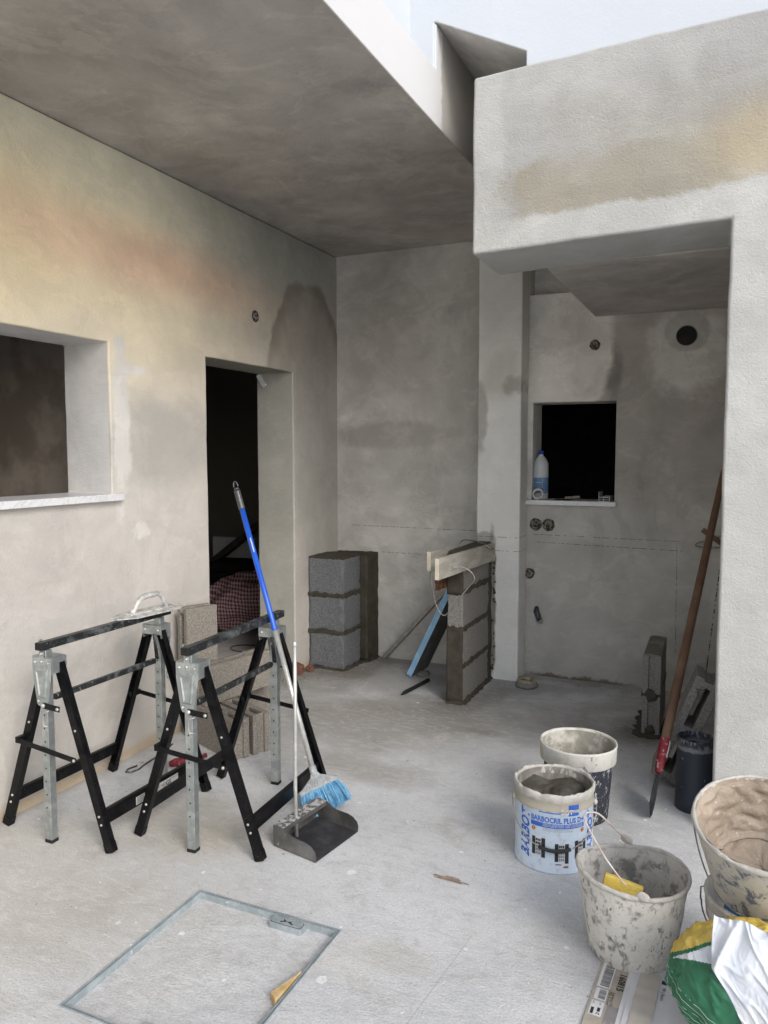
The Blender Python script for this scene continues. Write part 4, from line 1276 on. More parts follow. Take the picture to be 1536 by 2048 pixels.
place_block('leaning_block', 'grey hollow block leaning on its edge behind the dark pipe, slot showing', (0, 0, 0), (0, 0, 0), L_=.50, T_=.115, H_=.22, mat=m_blockp, seed=9, slots=((.08, .46), (.54, .92)), group='loose concrete blocks')
lb = bpy.data.objects['leaning_block']
# length axis runs up and to the right, slots face the viewer
lx = Vector((.36, .05, .93)).normalized(); lz = Vector((.05, -1, .06)); lz = (lz - lx * lz.dot(lx)).normalized(); ly = lz.cross(lx)
lb.matrix_world = Matrix.Translation((-.155, 3.80, .262)) @ Matrix((lx, ly, lz)).transposed().to_4x4()
mb = MB()
for i in range(2):
    z = .455 + .012 * i
    mb.tube([(-.10 + .03 * math.cos(a) + .012, 3.66 + .10 * math.sin(a) - .08 * 0, z + .006 * math.cos(a)) for a in [k_ * PI / 10 for k_ in range(20)]], .0014, m_black, 5, closed=True)
tag(mb.build('tie_wire', m_black), 'black binding wire wound round the top of the leaning block', 'wire')

t = thing('drain_pipe', 'short dark plastic drain pipe standing upright beside the pillar', 'pipe', (-.100, 3.42, 0))
m_pvc = NT('dark_plastic_pipe', 'obj')
zb_ = m_pvc.math('ADD', m_pvc.z, m_pvc.mul(m_pvc.noise(30, 4, .7), .03))
b1 = m_pvc.mul(m_pvc.step(zb_, .272, .278), m_pvc.math('SUBTRACT', 1.0, m_pvc.step(zb_, .284, .30)))
b2 = m_pvc.mul(m_pvc.step(m_pvc.noise(45, 4, .7, stretch=(1, 1, .4)), .50, .58), m_pvc.step(zb_, .28, .29))
b3 = m_pvc.step(m_pvc.noise(60, 3, .6, off=(2, 2, 2)), .70, .73)
cc_ = m_pvc.mix(m_pvc.noise(4), (.022, .027, .038), (.036, .043, .056))
cc_ = m_pvc.mix(m_pvc.mul(m_pvc.math('MAXIMUM', b1, b2), .45), cc_, (.34, .35, .36))
cc_ = m_pvc.mix(b3, cc_, (.42, .42, .42))
m_pvc = m_pvc.out(cc_, .5, 0, [(m_pvc.noise(60), .06, .001)], .4)
MB().lathe([(.076, 0), (.078, .002), (.0765, .05), (.0730, .302), (.0735, .306), (.0700, .307), (.0690, .303), (.070, .01), (.074, .004)], (0, 0, 0), 56, m_pvc).build('pipe_wall', m_pvc, parent=t, local=True)

clamp('rod_clamp', 'dull bent rod hanging on the end wall behind the shovel handle',
      [(-.03, YB - .012, .995), (-.09, YB - .012, .985), (-.11, YB - .02, .965), (-.16, YB - .03, .955), (-.185, YB - .03, .938), (-.16, YB - .03, .925), (-.09, YB - .02, .925), (-.02, YB - .012, .925)], m_wirel, .004)
bpy.data.objects['rod_clamp.002']['group'] = 'loose rods'
mb = MB().bar((-.15, YB - .012, 1.03), (-.04, YB - .012, .95), .012, .03, m_handle); mb.sub(2); mb.rough(.002, 20)
tag(mb.build('timber_offcut', m_handle), 'small dark timber offcut fixed to the end wall behind the shovel', 'timber scrap')

# ------------------------------------------------------------------ paint tin
def crusted(name, clean, crust, k_lo, k_hi, scale, zfade=None, third=None, t3=(.6, .66), rough=.75, bump=.5, stretch=None, fine=120):
    n = NT(name, 'obj')
    a = n.noise(scale, 6, .68, .4, stretch=stretch)
    if zfade:   # crust gets heavier between two heights
        a = n.math('ADD', a, n.mul(n.step(n.z, zfade[0], zfade[1]), zfade[2]))
    f = n.step(a, k_lo, k_hi)
    c = n.mix(f, clean, crust)
    g = n.noise(scale * 3.3, 5, .7, off=(4, 1, 2))
    c = n.mix(n.mul(n.step(g, .5, .7), .35), c, tuple(x * .62 for x in (crust if isinstance(crust, tuple) else lin(crust)[:3])))
    if third:
        c = n.mix(n.step(n.noise(scale * 1.7, 5, .7, off=(9, 3, 6), stretch=stretch), *t3), c, third)
    return n.out(c, rough, 0, [(f, bump, .002), (n.noise(fine, 4, .65), bump, .0018)], .3)
m_tin = crusted('printed_tin', (.52, .60, .70), (.36, .33, .27), .78, .80, 12, (.205, .245, .55), rough=.42, bump=.12)
m_crust = simple('mortar_crust', (.40, .385, .35), (.54, .52, .48), 22, .4, .65, .9, bump=.7, bscale=70, bdist=.003)
m_tinin = simple('mortar_smeared_inside', (.17, .16, .14), (.30, .285, .255), 14, .4, .62, .85, bump=.6)
m_ink = simple('blue_ink', (.03, .10, .42), (.045, .13, .48), 20, rough=.5, bump=0)
m_wmort = simple('fresh_wet_mortar', (.055, .05, .04), (.10, .092, .078), 10, .4, .65, .45, bump=.7, bscale=35, bdist=.006, coord='obj', spec=.6)
def lumps(fn_h, c, r, m, name, parent, z, amp, scale, n=40, seed=0):
    mb = MB()
    prof = [(r * (1 - i / 18), 0) for i in range(19)]
    mb.lathe(prof, (0, 0, 0), n, m)
    for v in mb.bm.verts:
        p_ = Vector((v.co.x, v.co.y, seed))
        q_ = (abs(mnoise.noise(p_ * scale)) * 1.4 + mnoise.noise(p_ * scale * .5) * .8 + mnoise.noise(p_ * scale * 3) * .25)
        v.co.z += amp * q_ + fn_h(v.co.x, v.co.y)
    mb.xf(Matrix.Translation(Vector(c) + Vector((0, 0, z))))
    return mb.build(name, m, parent=parent, local=True)
t = thing('paint_tin', 'white and blue printed paint tin full of wet mortar', 'paint tin', (-.563, 2.79, 0))
r1 = .1415
pr = [(0, .004), (r1 - .004, .004), (r1 - .004, 0), (r1, 0), (r1 + .0025, .003), (r1 + .0025, .007), (r1, .010), (r1, .225), (r1 + .003, .229), (r1 + .003, .234), (r1, .238), (r1, .262), (r1 + .0015, .266)]
mb = MB().lathe(pr, (0, 0, 0), 96, m_tin)
mb.build('tin_body', m_tin, parent=t, local=True)
mb = MB().lathe([(r1 + .001, .262), (r1 + .003, .268), (r1 + .0045, .280), (r1 + .0035, .289), (r1, .293), (r1 - .005, .291), (r1 - .0075, .284), (r1 - .008, .262)], (0, 0, 0), 110, m_crust)
for v in mb.bm.verts:
    a = math.atan2(v.co.y, v.co.x)
    k_ = mnoise.noise(Vector((math.cos(a) * 5, math.sin(a) * 5, v.co.z * 20))); k2 = mnoise.noise(Vector((math.cos(a) * 18, math.sin(a) * 18, v.co.z * 70)))
    v.co.z += k_ * .008 + k2 * .005
    r_ = math.hypot(v.co.x, v.co.y); f_2 = 1 + (k_ * .004 + k2 * .003) / r_
    v.co.x *= f_2; v.co.y *= f_2
mb.build('rim', m_crust, parent=t, local=True)
MB().lathe([(r1 - .009, .284), (r1 - .008, .19)], (0, 0, 0), 60, m_tinin).build('tin_lining', m_tinin, parent=t, local=True)
lumps(lambda x, y: .020 * (y / .14) + .012 * math.sin(x * 40), (0, 0, 0), r1 - .006, m_wmort, 'mortar_fill', t, .222, .020, 16, 64, 2)
# printing on the tin; angle 0 of the label looks at the viewer
mb = MB()
A0 = math.atan2(-2.79, .563) + R(3)
def tp_(r): return lambda a, b: Vector((r * math.cos(A0 + a / r), r * math.sin(A0 + a / r), b))
f1, f2 = tp_(r1 + .0007), tp_(r1 + .0012)
def band(a0, a1, z0, z1, m, f=f1, n=16):
    mb.grid(lambda u, v: f(a0 + (a1 - a0) * u, z0 + (z1 - z0) * v), n, 1, m)
wt_ = text_width('BARBOCRIL PLUS D+', .027, bold=.0009)
add_text(mb, 'BARBOCRIL PLUS D+', .027, lambda a, b: f1(-.092 + a * (.20 / wt_), .189 + b), m_ink, bold=.0009)
band(-.092, .110, .169, .185, m_ink)
for s_t, zt in (('TINTA AQUOSA 100% ACRÍLICA', .1785), ("PEINTURE A L'EAU 100% ACRYLIQUE", .1725)):
    wv = text_width(s_t, .006); add_text(mb, s_t, .0078, lambda a, b: f2(-.046 + a * (.115 / wv), zt + b), m_sticker)
m_ink2 = simple('grey_ink', (.22, .24, .28), rough=.6, bump=0)
for s_t, zt in (('EXCELENTE DURABILIDADE E COBERTURA', .1635), ('EXCELLENTE DURABILITÉ ET COUVRANCE', .157)):
    wv = text_width(s_t, .0055); add_text(mb, s_t, .0055, lambda a, b: f1(-.046 + a * (.110 / wv), zt + b), m_ink2)
# brand name written up the left and right sides
for a_s in (-.100, .172):
    wv = text_width('BARBOT', .058, bold=.0016)
    add_text(mb, 'BARBOT', .060, lambda a, b: f1(a_s - b * .95 + (a * .12 * .0), .040 + a * (.165 / wv) * 1.0 + b * .25), m_ink, bold=.0020)
band(-.062, .070, .2225, .2285, m_ink, f2)
band(.045, .085, .215, .255, m_ink, f2, 6)
add_text(mb, 'BOT', .022, lambda a, b: tp_(r1 + .0017)(.018 + a, .222 + b), m_sticker, bold=.0008)
# round emblem
m_yel = simple('yellow_print', (.62, .42, .08), rough=.5, bump=0); m_redp = simple('red_print', (.45, .04, .03), rough=.5, bump=0)
for a_c in (-.080, .104):
    for rr_, mm, ff in ((.008, m_redp, f1), (.006, m_yel, f2), (.003, m_print, tp_(r1 + .0016))):
        vs = [mb.bm.verts.new(ff(a_c + rr_ * math.cos(a) + (.0 if rr_ > .007 else .002), .158 + rr_ * math.sin(a))) for a in [i * PI / 8 for i in range(16)]]
        mb.face(vs, mm)
# shuttered windows
for a_c, z0 in ((-.062, .062), (.022, .048), (.096, .056)):
    band(a_c - .024, a_c - .011, z0, z0 + .066, m_print, f1, 2); band(a_c + .012, a_c + .026, z0 - .006, z0 + .066, m_print, f1, 2)
    band(a_c - .010, a_c + .0115, z0, z0 + .064, m_sticker, f1, 2)
    for i in range(3):
        for j in range(5):
            mm = m_print if j > 2 else m_ink2
            band(a_c - .009 + i * .0066, a_c - .0038 + i * .0066, z0 + .003 + j * .0122, z0 + .0125 + j * .0122, mm, f2, 1)
band(.0, .050, .022, .040, m_sticker, f1, 3); band(.001, .022, .036, .040, m_ink, f2, 2)
for i in range(9): band(.030 + i * .002, .0312 + i * .002, .026, .033, m_print, f2, 1)
mb.build('printed_label', m_ink, parent=t, local=True, recalc=False)
# ears and wire handle hanging forward
mb = MB()
for a in (A0 - 1.52, A0 + 1.47):
    p_ = Vector((math.cos(a) * (r1 + .004), math.sin(a) * (r1 + .004), .222))
    mb.lathe([(.012, 0), (.010, .006), (.004, .010), (0, .010)], p_, 12, m_crust, Vector((math.cos(a), math.sin(a), 0)).to_track_quat('Z', 'Y').to_matrix().to_4x4())
mb.bm.free()
for a in (A0 - 1.52, A0 + 1.47):
    p_ = Vector((math.cos(a) * (r1 + .004), math.sin(a) * (r1 + .004), .222))
    MB().lathe([(.012, 0), (.010, .006), (.004, .010), (0, .010)], p_, 12, m_crust, Vector((math.cos(a), math.sin(a), 0)).to_track_quat('Z', 'Y').to_matrix().to_4x4()).build('handle_ear', m_crust, parent=t, local=True)
mb = MB()
pts = []
for i in range(25):
    k_ = i / 24
    a = A0 - 1.50 + k_ * 2.96
    dip = math.sin(k_ * PI) ** .8
    pts.append(Vector((math.cos(a) * (r1 + .012), math.sin(a) * (r1 + .012), .224 - dip * .132)))
pts[0] += Vector((0, 0, .006))
mb.tube(pts, .0018, m_wirel, 8)
g0, g1 = pts[9], pts[15]
hdl = mb.build('wire_handle', m_wirel, parent=t, local=True)
mb = MB().tube([pts[9 + i] for i in range(7)], .0065, m_print, 12)
mb.build('grip', m_print, parent=hdl, local=True)

# ------------------------------------------------------------------ tall bucket with white collar
m_wcol = crusted('white_collar_plastic', (.56, .55, .51), (.46, .43, .37), .5, .62, 10, third=(.20, .18, .15), t3=(.66, .70), bump=.25)
m_bkbk = crusted('black_splashed_plastic', (.022, .023, .035), (.36, .36, .36), .56, .61, 50, third=(.34, .35, .37), t3=(.66, .70), bump=.2, stretch=(1, 1, .7))
m_bkin = simple('caked_inside', (.28, .265, .22), (.50, .48, .43), 16, .4, .62, .9, bump=.9, bscale=40, bdist=.006)
t = thing('mortar_bucket', 'tall black bucket with broad white collar, crusted inside, behind the paint tin', 'bucket', (-.543, 3.165, 0))
mb = MB().lathe([(0, .003), (.118, .003), (.121, 0), (.124, .004), (.141, .25)], (0, 0, 0), 72, m_bkbk)
mb.build('bucket_wall', m_bkbk, parent=t, local=True)
mb = MB().lathe([(.141, .235), (.148, .236), (.1535, .240), (.1555, .30), (.157, .304), (.1565, .309), (.153, .311), (.149, .308), (.147, .30)], (0, 0, 0), 90, m_wcol)
mb.rough(.0012, 30, .0008, 90)
mb.build('collar', m_wcol, parent=t, local=True)
mb = MB().lathe([(.150, .306), (.148, .300), (.1335, .24), (.127, .15), (.119, .06), (.06, .05), (0, .05)], (0, 0, 0), 70, m_bkin)
mb.rough(.004, 25, .002, 70)
mb.build('lining', m_bkin, parent=t, local=True)
MB().tube([(.05, -.150, .262), (.062, -.154, .250), (.066, -.152, .235), (.060, -.147, .22)], .002, m_wire, 6).build('handle_stub', m_wire, parent=t, local=True)

# ------------------------------------------------------------------ rubber builder's bucket in front
m_rub = crusted('caked_rubber', (.22, .215, .20), (.62, .595, .55), .32, .50, 42, third=(.05, .052, .06), t3=(.63, .67), bump=.9, stretch=(1, 1, .6))
m_rubin = crusted('caked_rubber_inside', (.26, .25, .235), (.58, .56, .525), .36, .52, 24, third=(.10, .10, .10), t3=(.62, .7), bump=.6)
t = thing('builders_bucket', 'mortar-caked grey rubber bucket with wire handle up, in front of the tin', 'bucket', (-.231, 2.335, 0))
def oval_bucket(prof, m, n=96, shift=(0, -.03), h=.27, sq=.93):
    mb = MB().lathe(prof, (0, 0, 0), n, m)
    for v in mb.bm.verts:
        k_ = v.co.z / h
        v.co.y *= 1 - (1 - sq) * k_
        v.co.x += shift[0] * k_; v.co.y += shift[1] * k_
        a = math.atan2(v.co.y, v.co.x)
        v.co.z += .007 * k_ * math.cos(2 * a - 1.2) + .002 * k_ * mnoise.noise(Vector((math.cos(a) * 3, math.sin(a) * 3, 0)))
    return mb
pr = [(0, .002), (.10, .002), (.119, .0), (.124, .008)] + [(.124 + .034 * (i / 12) ** .9, .008 + .250 * i / 12) for i in range(1, 13)]
mb = oval_bucket(pr, m_rub); mb.rough(.0022, 18, .0012, 60)
mb.build('bucket_wall', m_rub, parent=t, local=True)
mb = oval_bucket([(.157, .256), (.1625, .259), (.165, .265), (.163, .272), (.158, .274), (.154, .270), (.153, .262)], m_crust, 120); mb.rough(.002, 25, .0015, 80)
mb.build('rim', m_crust, parent=t, local=True)
mb = oval_bucket([(.1545, .268)] + [(.118 + .036 * (i / 10), .07 + .195 * i / 10) for i in range(10, -1, -1)] + [(.06, .062), (0, .06)], m_rubin, 80); mb.rough(.003, 20, .002, 70)
mb.build('lining', m_rubin, parent=t, local=True)
lumps(lambda x, y: .03 * (x / .12), (0, -.01, 0), .128, simple('dark_mortar_rest', (.07, .068, .062), (.18, .175, .165), 20, rough=.9, bump=.8), 'mortar_rest', t, .085, .03, 14, 48, 5)
# ears
ea = Vector((-.231 * 0 + .045, -.176, .272)); eb = Vector((-.035, .128, .278))
mb = MB()
for q, e in enumerate((ea, eb)):
    mb2 = MB(); bmesh.ops.create_icosphere(mb2.bm, subdivisions=3, radius=1)
    for v in mb2.bm.verts: v.co = Vector((v.co.x * .019, v.co.y * .009, v.co.z * .014))
    mb2.mats = [m_crust]; mb2.rough(.004, 50); mb2.xf(Matrix.Translation(e))
    mb2.build('handle_ear', m_crust, parent=t, local=True)
HP = [(-0.233, 2.17, 0.287), (-0.287, 2.19, 0.337), (-0.328, 2.22, 0.377), (-0.364, 2.26, 0.412), (-0.367, 2.29, 0.416), (-0.357, 2.31, 0.415), (-0.335, 2.34, 0.4), (-0.304, 2.38, 0.354), (-0.274, 2.42, 0.306), (-0.242, 2.455, 0.264)]
mb = MB()
sm = []
P = [Vector(q) for q in HP]
for i in range(len(P) - 1):
    p0, p1, p2, p3 = P[max(i - 1, 0)], P[i], P[i + 1], P[min(i + 2, len(P) - 1)]
    for k_ in range(8):
        s_ = k_ / 8
        sm.append(.5 * ((2 * p1) + (-p0 + p2) * s_ + (2 * p0 - 5 * p1 + 4 * p2 - p3) * s_ * s_ + (-p0 + 3 * p1 - 3 * p2 + p3) * s_ ** 3))
sm.append(P[-1])
m_cop = simple('dusty_pink_wire', (.48, .36, .32), (.58, .54, .50), 25, rough=.6)
mb.tube([q - Vector((-.231, 2.335, 0)) for q in sm], .0027, m_cop, 8)
mb.build('wire_handle', m_cop, parent=t, local=True)
m_spg = simple('yellow_sponge', (.62, .46, .10), (.70, .54, .15), 14, rough=.95, bump=.8, bscale=120, bdist=.003)
mb = MB().box((-.052, -.011, -.042), (.058, .011, .042), m_spg); mb.sub(4); mb.rough(.0015, 20)
o = mb.build('sponge', m_spg, bevel=.004)
o.location = (-.256, 2.232, .226); o.rotation_euler = (R(-8), R(12), R(4))
tag(o, 'yellow sponge float standing on edge inside the rubber bucket', 'sponge')

# ------------------------------------------------------------------ stacked buckets at the right edge
m_low = crusted('blue_white_bucket', (.02, .11, .24), (.55, .53, .49), .62, .66, 9, (.10, .23, .30), bump=.25)
m_lrim = crusted('whitish_bucket_rim', (.55, .53, .50), (.46, .43, .40), .5, .6, 14, third=(.15, .13, .11), t3=(.62, .66), bump=.3)
t = thing('lower_bucket', 'blue bucket with white crusted rim standing beneath the clay-filled tub', 'bucket', (.120, 2.290, 0))
mb = MB().lathe([(0, .003), (.118, .003), (.122, 0), (.125, .004), (.142, .25)], (0, 0, 0), 80, m_low)
mb.build('bucket_wall', m_low, parent=t, local=True)
mb = MB().lathe([(.142, .205), (.148, .207), (.150, .235), (.146, .238), (.150, .243), (.152, .262), (.155, .268), (.153, .276), (.147, .278), (.142, .272), (.138, .2)], (0, 0, 0), 90, m_lrim)
mb.rough(.0015, 25, .001, 80)
mb.build('rim', m_lrim, parent=t, local=True)
lh = MB()
pts = []
for i in range(21):
    a = R(175) + R(150) * i / 20
    dip = math.sin(i / 20 * PI)
    pts.append(Vector((math.cos(a) * .160, math.sin(a) * .160, .245 - dip * .055)))
lh.tube([Vector((-.146, .02, .262)), Vector((-.162, .01, .262)), Vector((-.162, .01, .225))] + pts[1:], .0022, m_wire, 8)
hw = lh.build('wire_handle', m_wire, parent=t, local=True)
MB().tube(pts[8:15], .0085, m_print, 12).build('grip', m_print, parent=hw, local=True)
m_clay = simple('wet_tan_clay', (.27, .215, .165), (.39, .32, .25), 6, .35, .68, .55, bump=.9, bscale=34, bdist=.007, dust=(.52, .46, .39), dscale=55, dlo=.62, dhi=.72, spec=.5)
m_tub = crusted('splashed_tub', (.13, .15, .21), (.52, .50, .45), .40, .50, 20, third=(.24, .14, .07), t3=(.68, .73), bump=.4, stretch=(1, 1, .7))
t = thing('clay_tub', 'wide splashed tub lined with wet tan clay, stacked on the lower bucket', 'tub', (0, 0, 0))
Mu = Matrix.Translation((.113, 2.268, .312)) @ Matrix.Rotation(R(17.6), 4, 'X')
mb = MB().lathe([(0, 0), (.118, 0), (.126, .006)] + [(.126 + .052 * (i / 12) ** 1.0, .006 + .215 * i / 12) for i in range(1, 13)], (0, 0, 0), 100, m_tub)
mb.rough(.0018, 20, .001, 70); mb.xf(Mu)
mb.build('tub_wall', m_tub, parent=t)
mb = MB().lathe([(.177, .216), (.182, .219), (.184, .225), (.181, .231), (.176, .232), (.172, .226), (.171, .218)], (0, 0, 0), 130, m_crust)
mb.rough(.003, 18, .0018, 70); mb.xf(Mu)
mb.build('rim', m_crust, parent=t)
mb = MB()
def clay(u, v):
    a = u * 2 * PI
    prof_ = [(.173, .228), (.163, .19), (.153, .15), (.143, .11), (.134, .085), (.118, .068), (.08, .064), (.0, .066)]
    k_ = v * 7; i = min(int(k_), 6); f_ = k_ - i
    r_ = prof_[i][0] * (1 - f_) + prof_[i + 1][0] * f_; z_ = prof_[i][1] * (1 - f_) + prof_[i + 1][1] * f_
    p_ = Vector((r_ * math.cos(a), r_ * math.sin(a), z_))
    wv_ = abs(mnoise.noise(Vector((math.cos(a) * 2.2, math.sin(a) * 2.2, v * 7)))) * .018 + mnoise.noise(p_ * 38) * .004 + abs(mnoise.noise(p_ * 75)) * .003
    step_ = .010 * (1 if mnoise.noise(Vector((math.cos(a) * 1.5, math.sin(a) * 1.5, 5))) + v * 3.2 > 1.7 else 0)
    if v < .06: wv_ *= .2; step_ = 0
    if v < .7: return p_ - Vector((math.cos(a), math.sin(a), 0)) * (wv_ + step_)
    return p_ + Vector((0, 0, wv_ * .5))
mb.grid(clay, 160, 60, m_clay)
bmesh.ops.remove_doubles(mb.bm, verts=mb.bm.verts[:], dist=1e-5)
mb.xf(Mu)
mb.build('clay_lining', m_clay, parent=t)
mb = MB()
pts = [Mu @ Vector((math.cos(a) * (.178 - .02 * k_) , math.sin(a) * (.178 - .02 * k_) , .205 - .16 * math.sin(k_ * PI / 2))) for k_, a in [(i / 14, R(190) + R(60) * i / 14) for i in range(15)]]
mb.tube(pts, .0020, m_wire, 8)
mb.build('wire_handle', m_wire, parent=t)

# ------------------------------------------------------------------ crumpled plaster bag
m_bg = simple('green_bag_print', (.014, .11, .052), (.022, .145, .070), 12, rough=.45, bump=.15, bscale=40, spec=.5)
m_by = simple('yellow_bag_print', (.56, .40, .07), (.62, .46, .11), 12, rough=.45, bump=.1, spec=.5)
m_bw = simple('white_woven_bag', (.56, .59, .64), (.64, .66, .69), 10, rough=.5, bump=.12, bscale=150, spec=.4)
t = thing('plaster_bag', 'crumpled green, yellow and white plaster sack slumped before the stacked buckets', 'sack', (.11, 2.0, 0))
def bag_pt(u, v):
    a = u * 2 * PI; b = v * PI
    d = Vector((math.sin(b) * math.cos(a), math.sin(b) * math.sin(a), math.cos(b)))
    sg = lambda x, e: math.copysign(abs(x) ** e, x)
    p_ = Vector((sg(d.x, .85) * .208, sg(d.y, .9) * .125, sg(d.z, .85) * .170))
    if p_.z < 0: p_.x += .5 * (-p_.z) * (1 if p_.x < 0 else 0)
    cr = 1 - abs(mnoise.noise(d * 2.1 + Vector((3, 1, 0)))) * 2
    cr2 = 1 - abs(mnoise.noise(Vector((d.x * 3 + d.z * 3, d.y * 3, d.z * 3 - d.x * 4)) + Vector((1, 7, 2)))) * 2
    cr3 = 1 - abs(mnoise.noise(Vector((d.x * 9 + d.z * 5, d.y * 7, d.z * 4)))) * 2
    cr4 = max(0, .18 - abs(mnoise.noise(Vector((d.x * 4 + d.z * 3.5, d.y * 3 - d.z, d.z * 5 + d.x * 3)) * 1.5))) / .18
    k_ = 1 + .07 * cr * .6 + .05 * cr2 * .6 + .018 * cr3 + .016 * cr4 ** 1.5
    p_ = p_ * k_ + Vector((.112, 1.995, .172))
    p_.z = max(p_.z, .004)
    return p_
# colour fields: measured across the front of the sack (x to the right, z up)
def bag_field(X, Z):
    e = Z - (.350 + .62 * min(0, X + .006))
    if e > 0:
        if -.010 < X + (Z - .39) * .8 - .015 < .022: return m_bw
        return m_by
    if e > -.011: return m_bg
    if Z > .292 + .2 * min(0, X + .05): return m_bw
    if X > .0 + .62 * max(0, .299 - Z): return m_bw
    return m_bg
def bag_mat(u, v):
    p_ = bag_pt(u, v)
    x, z = p_.x, p_.z + .008 * mnoise.noise(p_ * 14)
    X = p_.x * 1.9 / p_.y; Z = 1.5 - (1.5 - p_.z) * 1.9 / p_.y + .002 * mnoise.noise(p_ * 22)
    return bag_field(X, Z)
mb = MB().grid(bag_pt, 260, 180, mf=bag_mat)
bmesh.ops.remove_doubles(mb.bm, verts=mb.bm.verts[:], dist=1e-5)
mb.build('sack_body', m_bg, parent=t)
# pale printed lines on the green part
mb = MB()
rt_ = random.Random(5)
m_lt = simple('pale_green_lettering', (.45, .62, .50), rough=.5, bump=0)
def bag_row(v0, sl, w_, dash, u0=.50, u1=.80):
    run = []; n = 70; left = 0
    for i in range(n + 1):
        u = u0 + (u1 - u0) * i / n
        q = bag_pt(u, v0 + sl * (u - .5))
        X = q.x * 1.9 / q.y; Z = 1.5 - (1.5 - q.z) * 1.9 / q.y
        ok = bag_field(X, Z) is m_bg and bag_field(X + .012, Z) is m_bg and bag_field(X, Z + .014) is m_bg
        if dash and rt_.random() < .22: ok = False
        if ok: run.append(q + (Vector((0, 0, 1.5)) - q).normalized() * .0012)
        if (not ok or i == n) and run:
            if len(run) > 1: mb.tube(run, w_, m_lt, 4, cap=False)
            run = []
for k_ in range(9): bag_row(.60 + k_ * .019, .30, .0007, True)
for k_ in range(6): bag_row(.43 + k_ * .022, .42, .0006, k_ % 2 == 0)
mb.build('sack_lettering', m_lt, parent=t, recalc=False)
# folded flap of white woven plastic hanging over the front
def flap(u, v):
    z = .372 - .365 * v + .016 * math.sin(u * 6 + .5) * (1 - v)
    xl = -.004 + .60 * max(0, .29 - z)
    x = xl + (.33 - xl) * u
    y = 1.868 - .022 * math.sin(v * PI * .8) - .02 * math.sin(u * PI) + .085 * (1 - v) ** 3
    f1_ = mnoise.noise(Vector((u * 4.2 + v * 2.2, v * 1.4, 2)))
    f2_ = mnoise.noise(Vector((u * 9 - v * 4.5, v * 3.4 + u, 6)))
    f3_ = mnoise.noise(Vector((u * 17 + v * 9, v * 12 - u * 4, 9)))
    c1_ = max(0, .35 - abs(f1_)) / .35; c2_ = max(0, .22 - abs(f2_)) / .22; c3_ = max(0, .2 - abs(f3_)) / .2
    out_ = .017 * c1_ ** 1.8 + .0055 * c2_ ** 1.4 + .0012 * c3_
    return Vector((x + .012 * f1_, y - out_ + .014 * f1_, z + .8 * out_ * (1 - v) + .012 * f1_))
mb = MB().grid(flap, 170, 170, m_bw)
mb.build('sack_flap', m_bw, parent=t, solid=.0015)

# ------------------------------------------------------------------ flattened cartons under the bucket
m_kraft = simple('kraft_board', (.36, .325, .27), (.42, .38, .32), 12, rough=.85, bump=.15)
m_kwhite = simple('white_board', (.60, .60, .62), (.66, .66, .67), 8, rough=.75, bump=.1)
m_kbeige = simple('brown_tape', (.50, .46, .41), (.55, .51, .46), 8, rough=.5, bump=.1)
t = thing('flattened_carton', 'flattened kraft carton with barcodes and number lying beneath the rubber bucket', 'cardboard', (-.299, 2.24, 0))
kz = .006
th_ = R(2.6)
def K(a, b, z=0.0):
    """a: across to the right, b: towards the viewer"""
    return Vector((-.299 + a * math.cos(th_) - b * math.sin(th_) * 1.0, 2.262 - b * math.cos(th_) - a * math.sin(th_) * 0 - a * .07, kz + z))
mb = MB().prism([K(0, 0, -.005), K(.42, 0, -.005), K(.42, .75, -.005), K(0, .75, -.005)], (0, 0, .005), m_kraft)
mb.build('carton_sheet', m_kraft, parent=t)
mb = MB()
def kr(a0, a1, b0, b1, z, m): mb.poly([K(a0, b0, z), K(a0, b1, z), K(a1, b1, z), K(a1, b0, z)], m)
def ktext(s_, size, a, b, z=.0012, m=None, **kw):
    # baseline runs towards the viewer, letter tops to the right
    add_text(mb, s_, size, lambda x, y: K(a + y, b + x, z), m or m_print, **kw)
kr(.006, .042, .035, .142, .0006, m_kwhite)
rb = random.Random(2)
b_ = .040
while b_ < .136:
    w_ = rb.choice((.0007, .0012, .002)); kr(.014, .039, b_, b_ + w_, .001, m_print); b_ += w_ + rb.choice((.0008, .0014, .002))
kr(.008, .040, .148, .196, .0006, m_kwhite)
b_ = .153
while b_ < .191:
    w_ = rb.choice((.0007, .0014)); kr(.018, .037, b_, b_ + w_, .001, m_print); b_ += w_ + rb.choice((.001, .0018))
ktext('160815', .026, .058, .060, bold=.0006)
ktext('Supreme CO', .011, .052, .150); ktext('Mph X Cmm', .011, .043, .150)
kr(.006, .040, .203, .262, .0006, m_kwhite)
kr(.010, .018, .232, .258, .001, m_print); kr(.026, .034, .228, .244, .001, m_print)
ktext('C', .012, .026, .248, bold=.0006); ktext('oo', .009, .010, .207); ktext('oo', .009, .028, .207)
for i in range(9): kr(.048 + i * .0035, .0495 + i * .0035, .205, .205 + rb.uniform(.06, .09), .0008, m_ink2)
kr(.078, .105, 0, .74, .0008, m_kwhite)
ktext('juns sur', .014, .112, .092, z=.004)
mb.build('carton_print', m_kwhite, parent=t, recalc=False)
mb = MB().prism([K(.092, .01, .001), K(.165, .01, .001), K(.165, .75, .001), K(.092, .75, .001)], (0, 0, .0028), m_kwhite)
tag(mb.build('white_carton', m_kwhite), 'white printed sheet lying over the kraft carton, partly under the bucket', 'cardboard')
wc = bpy.data.objects['white_carton']
mb = MB()
ktext('WC', .013, .112, .066, z=.0042, bold=.0005); kr(.110, .1112, .08, .0805, .0042, m_print)
ktext('juns sur', .014, .108, .095, z=.0042)
mb.build('carton_print', m_print, parent=wc, recalc=False)
mb = MB()
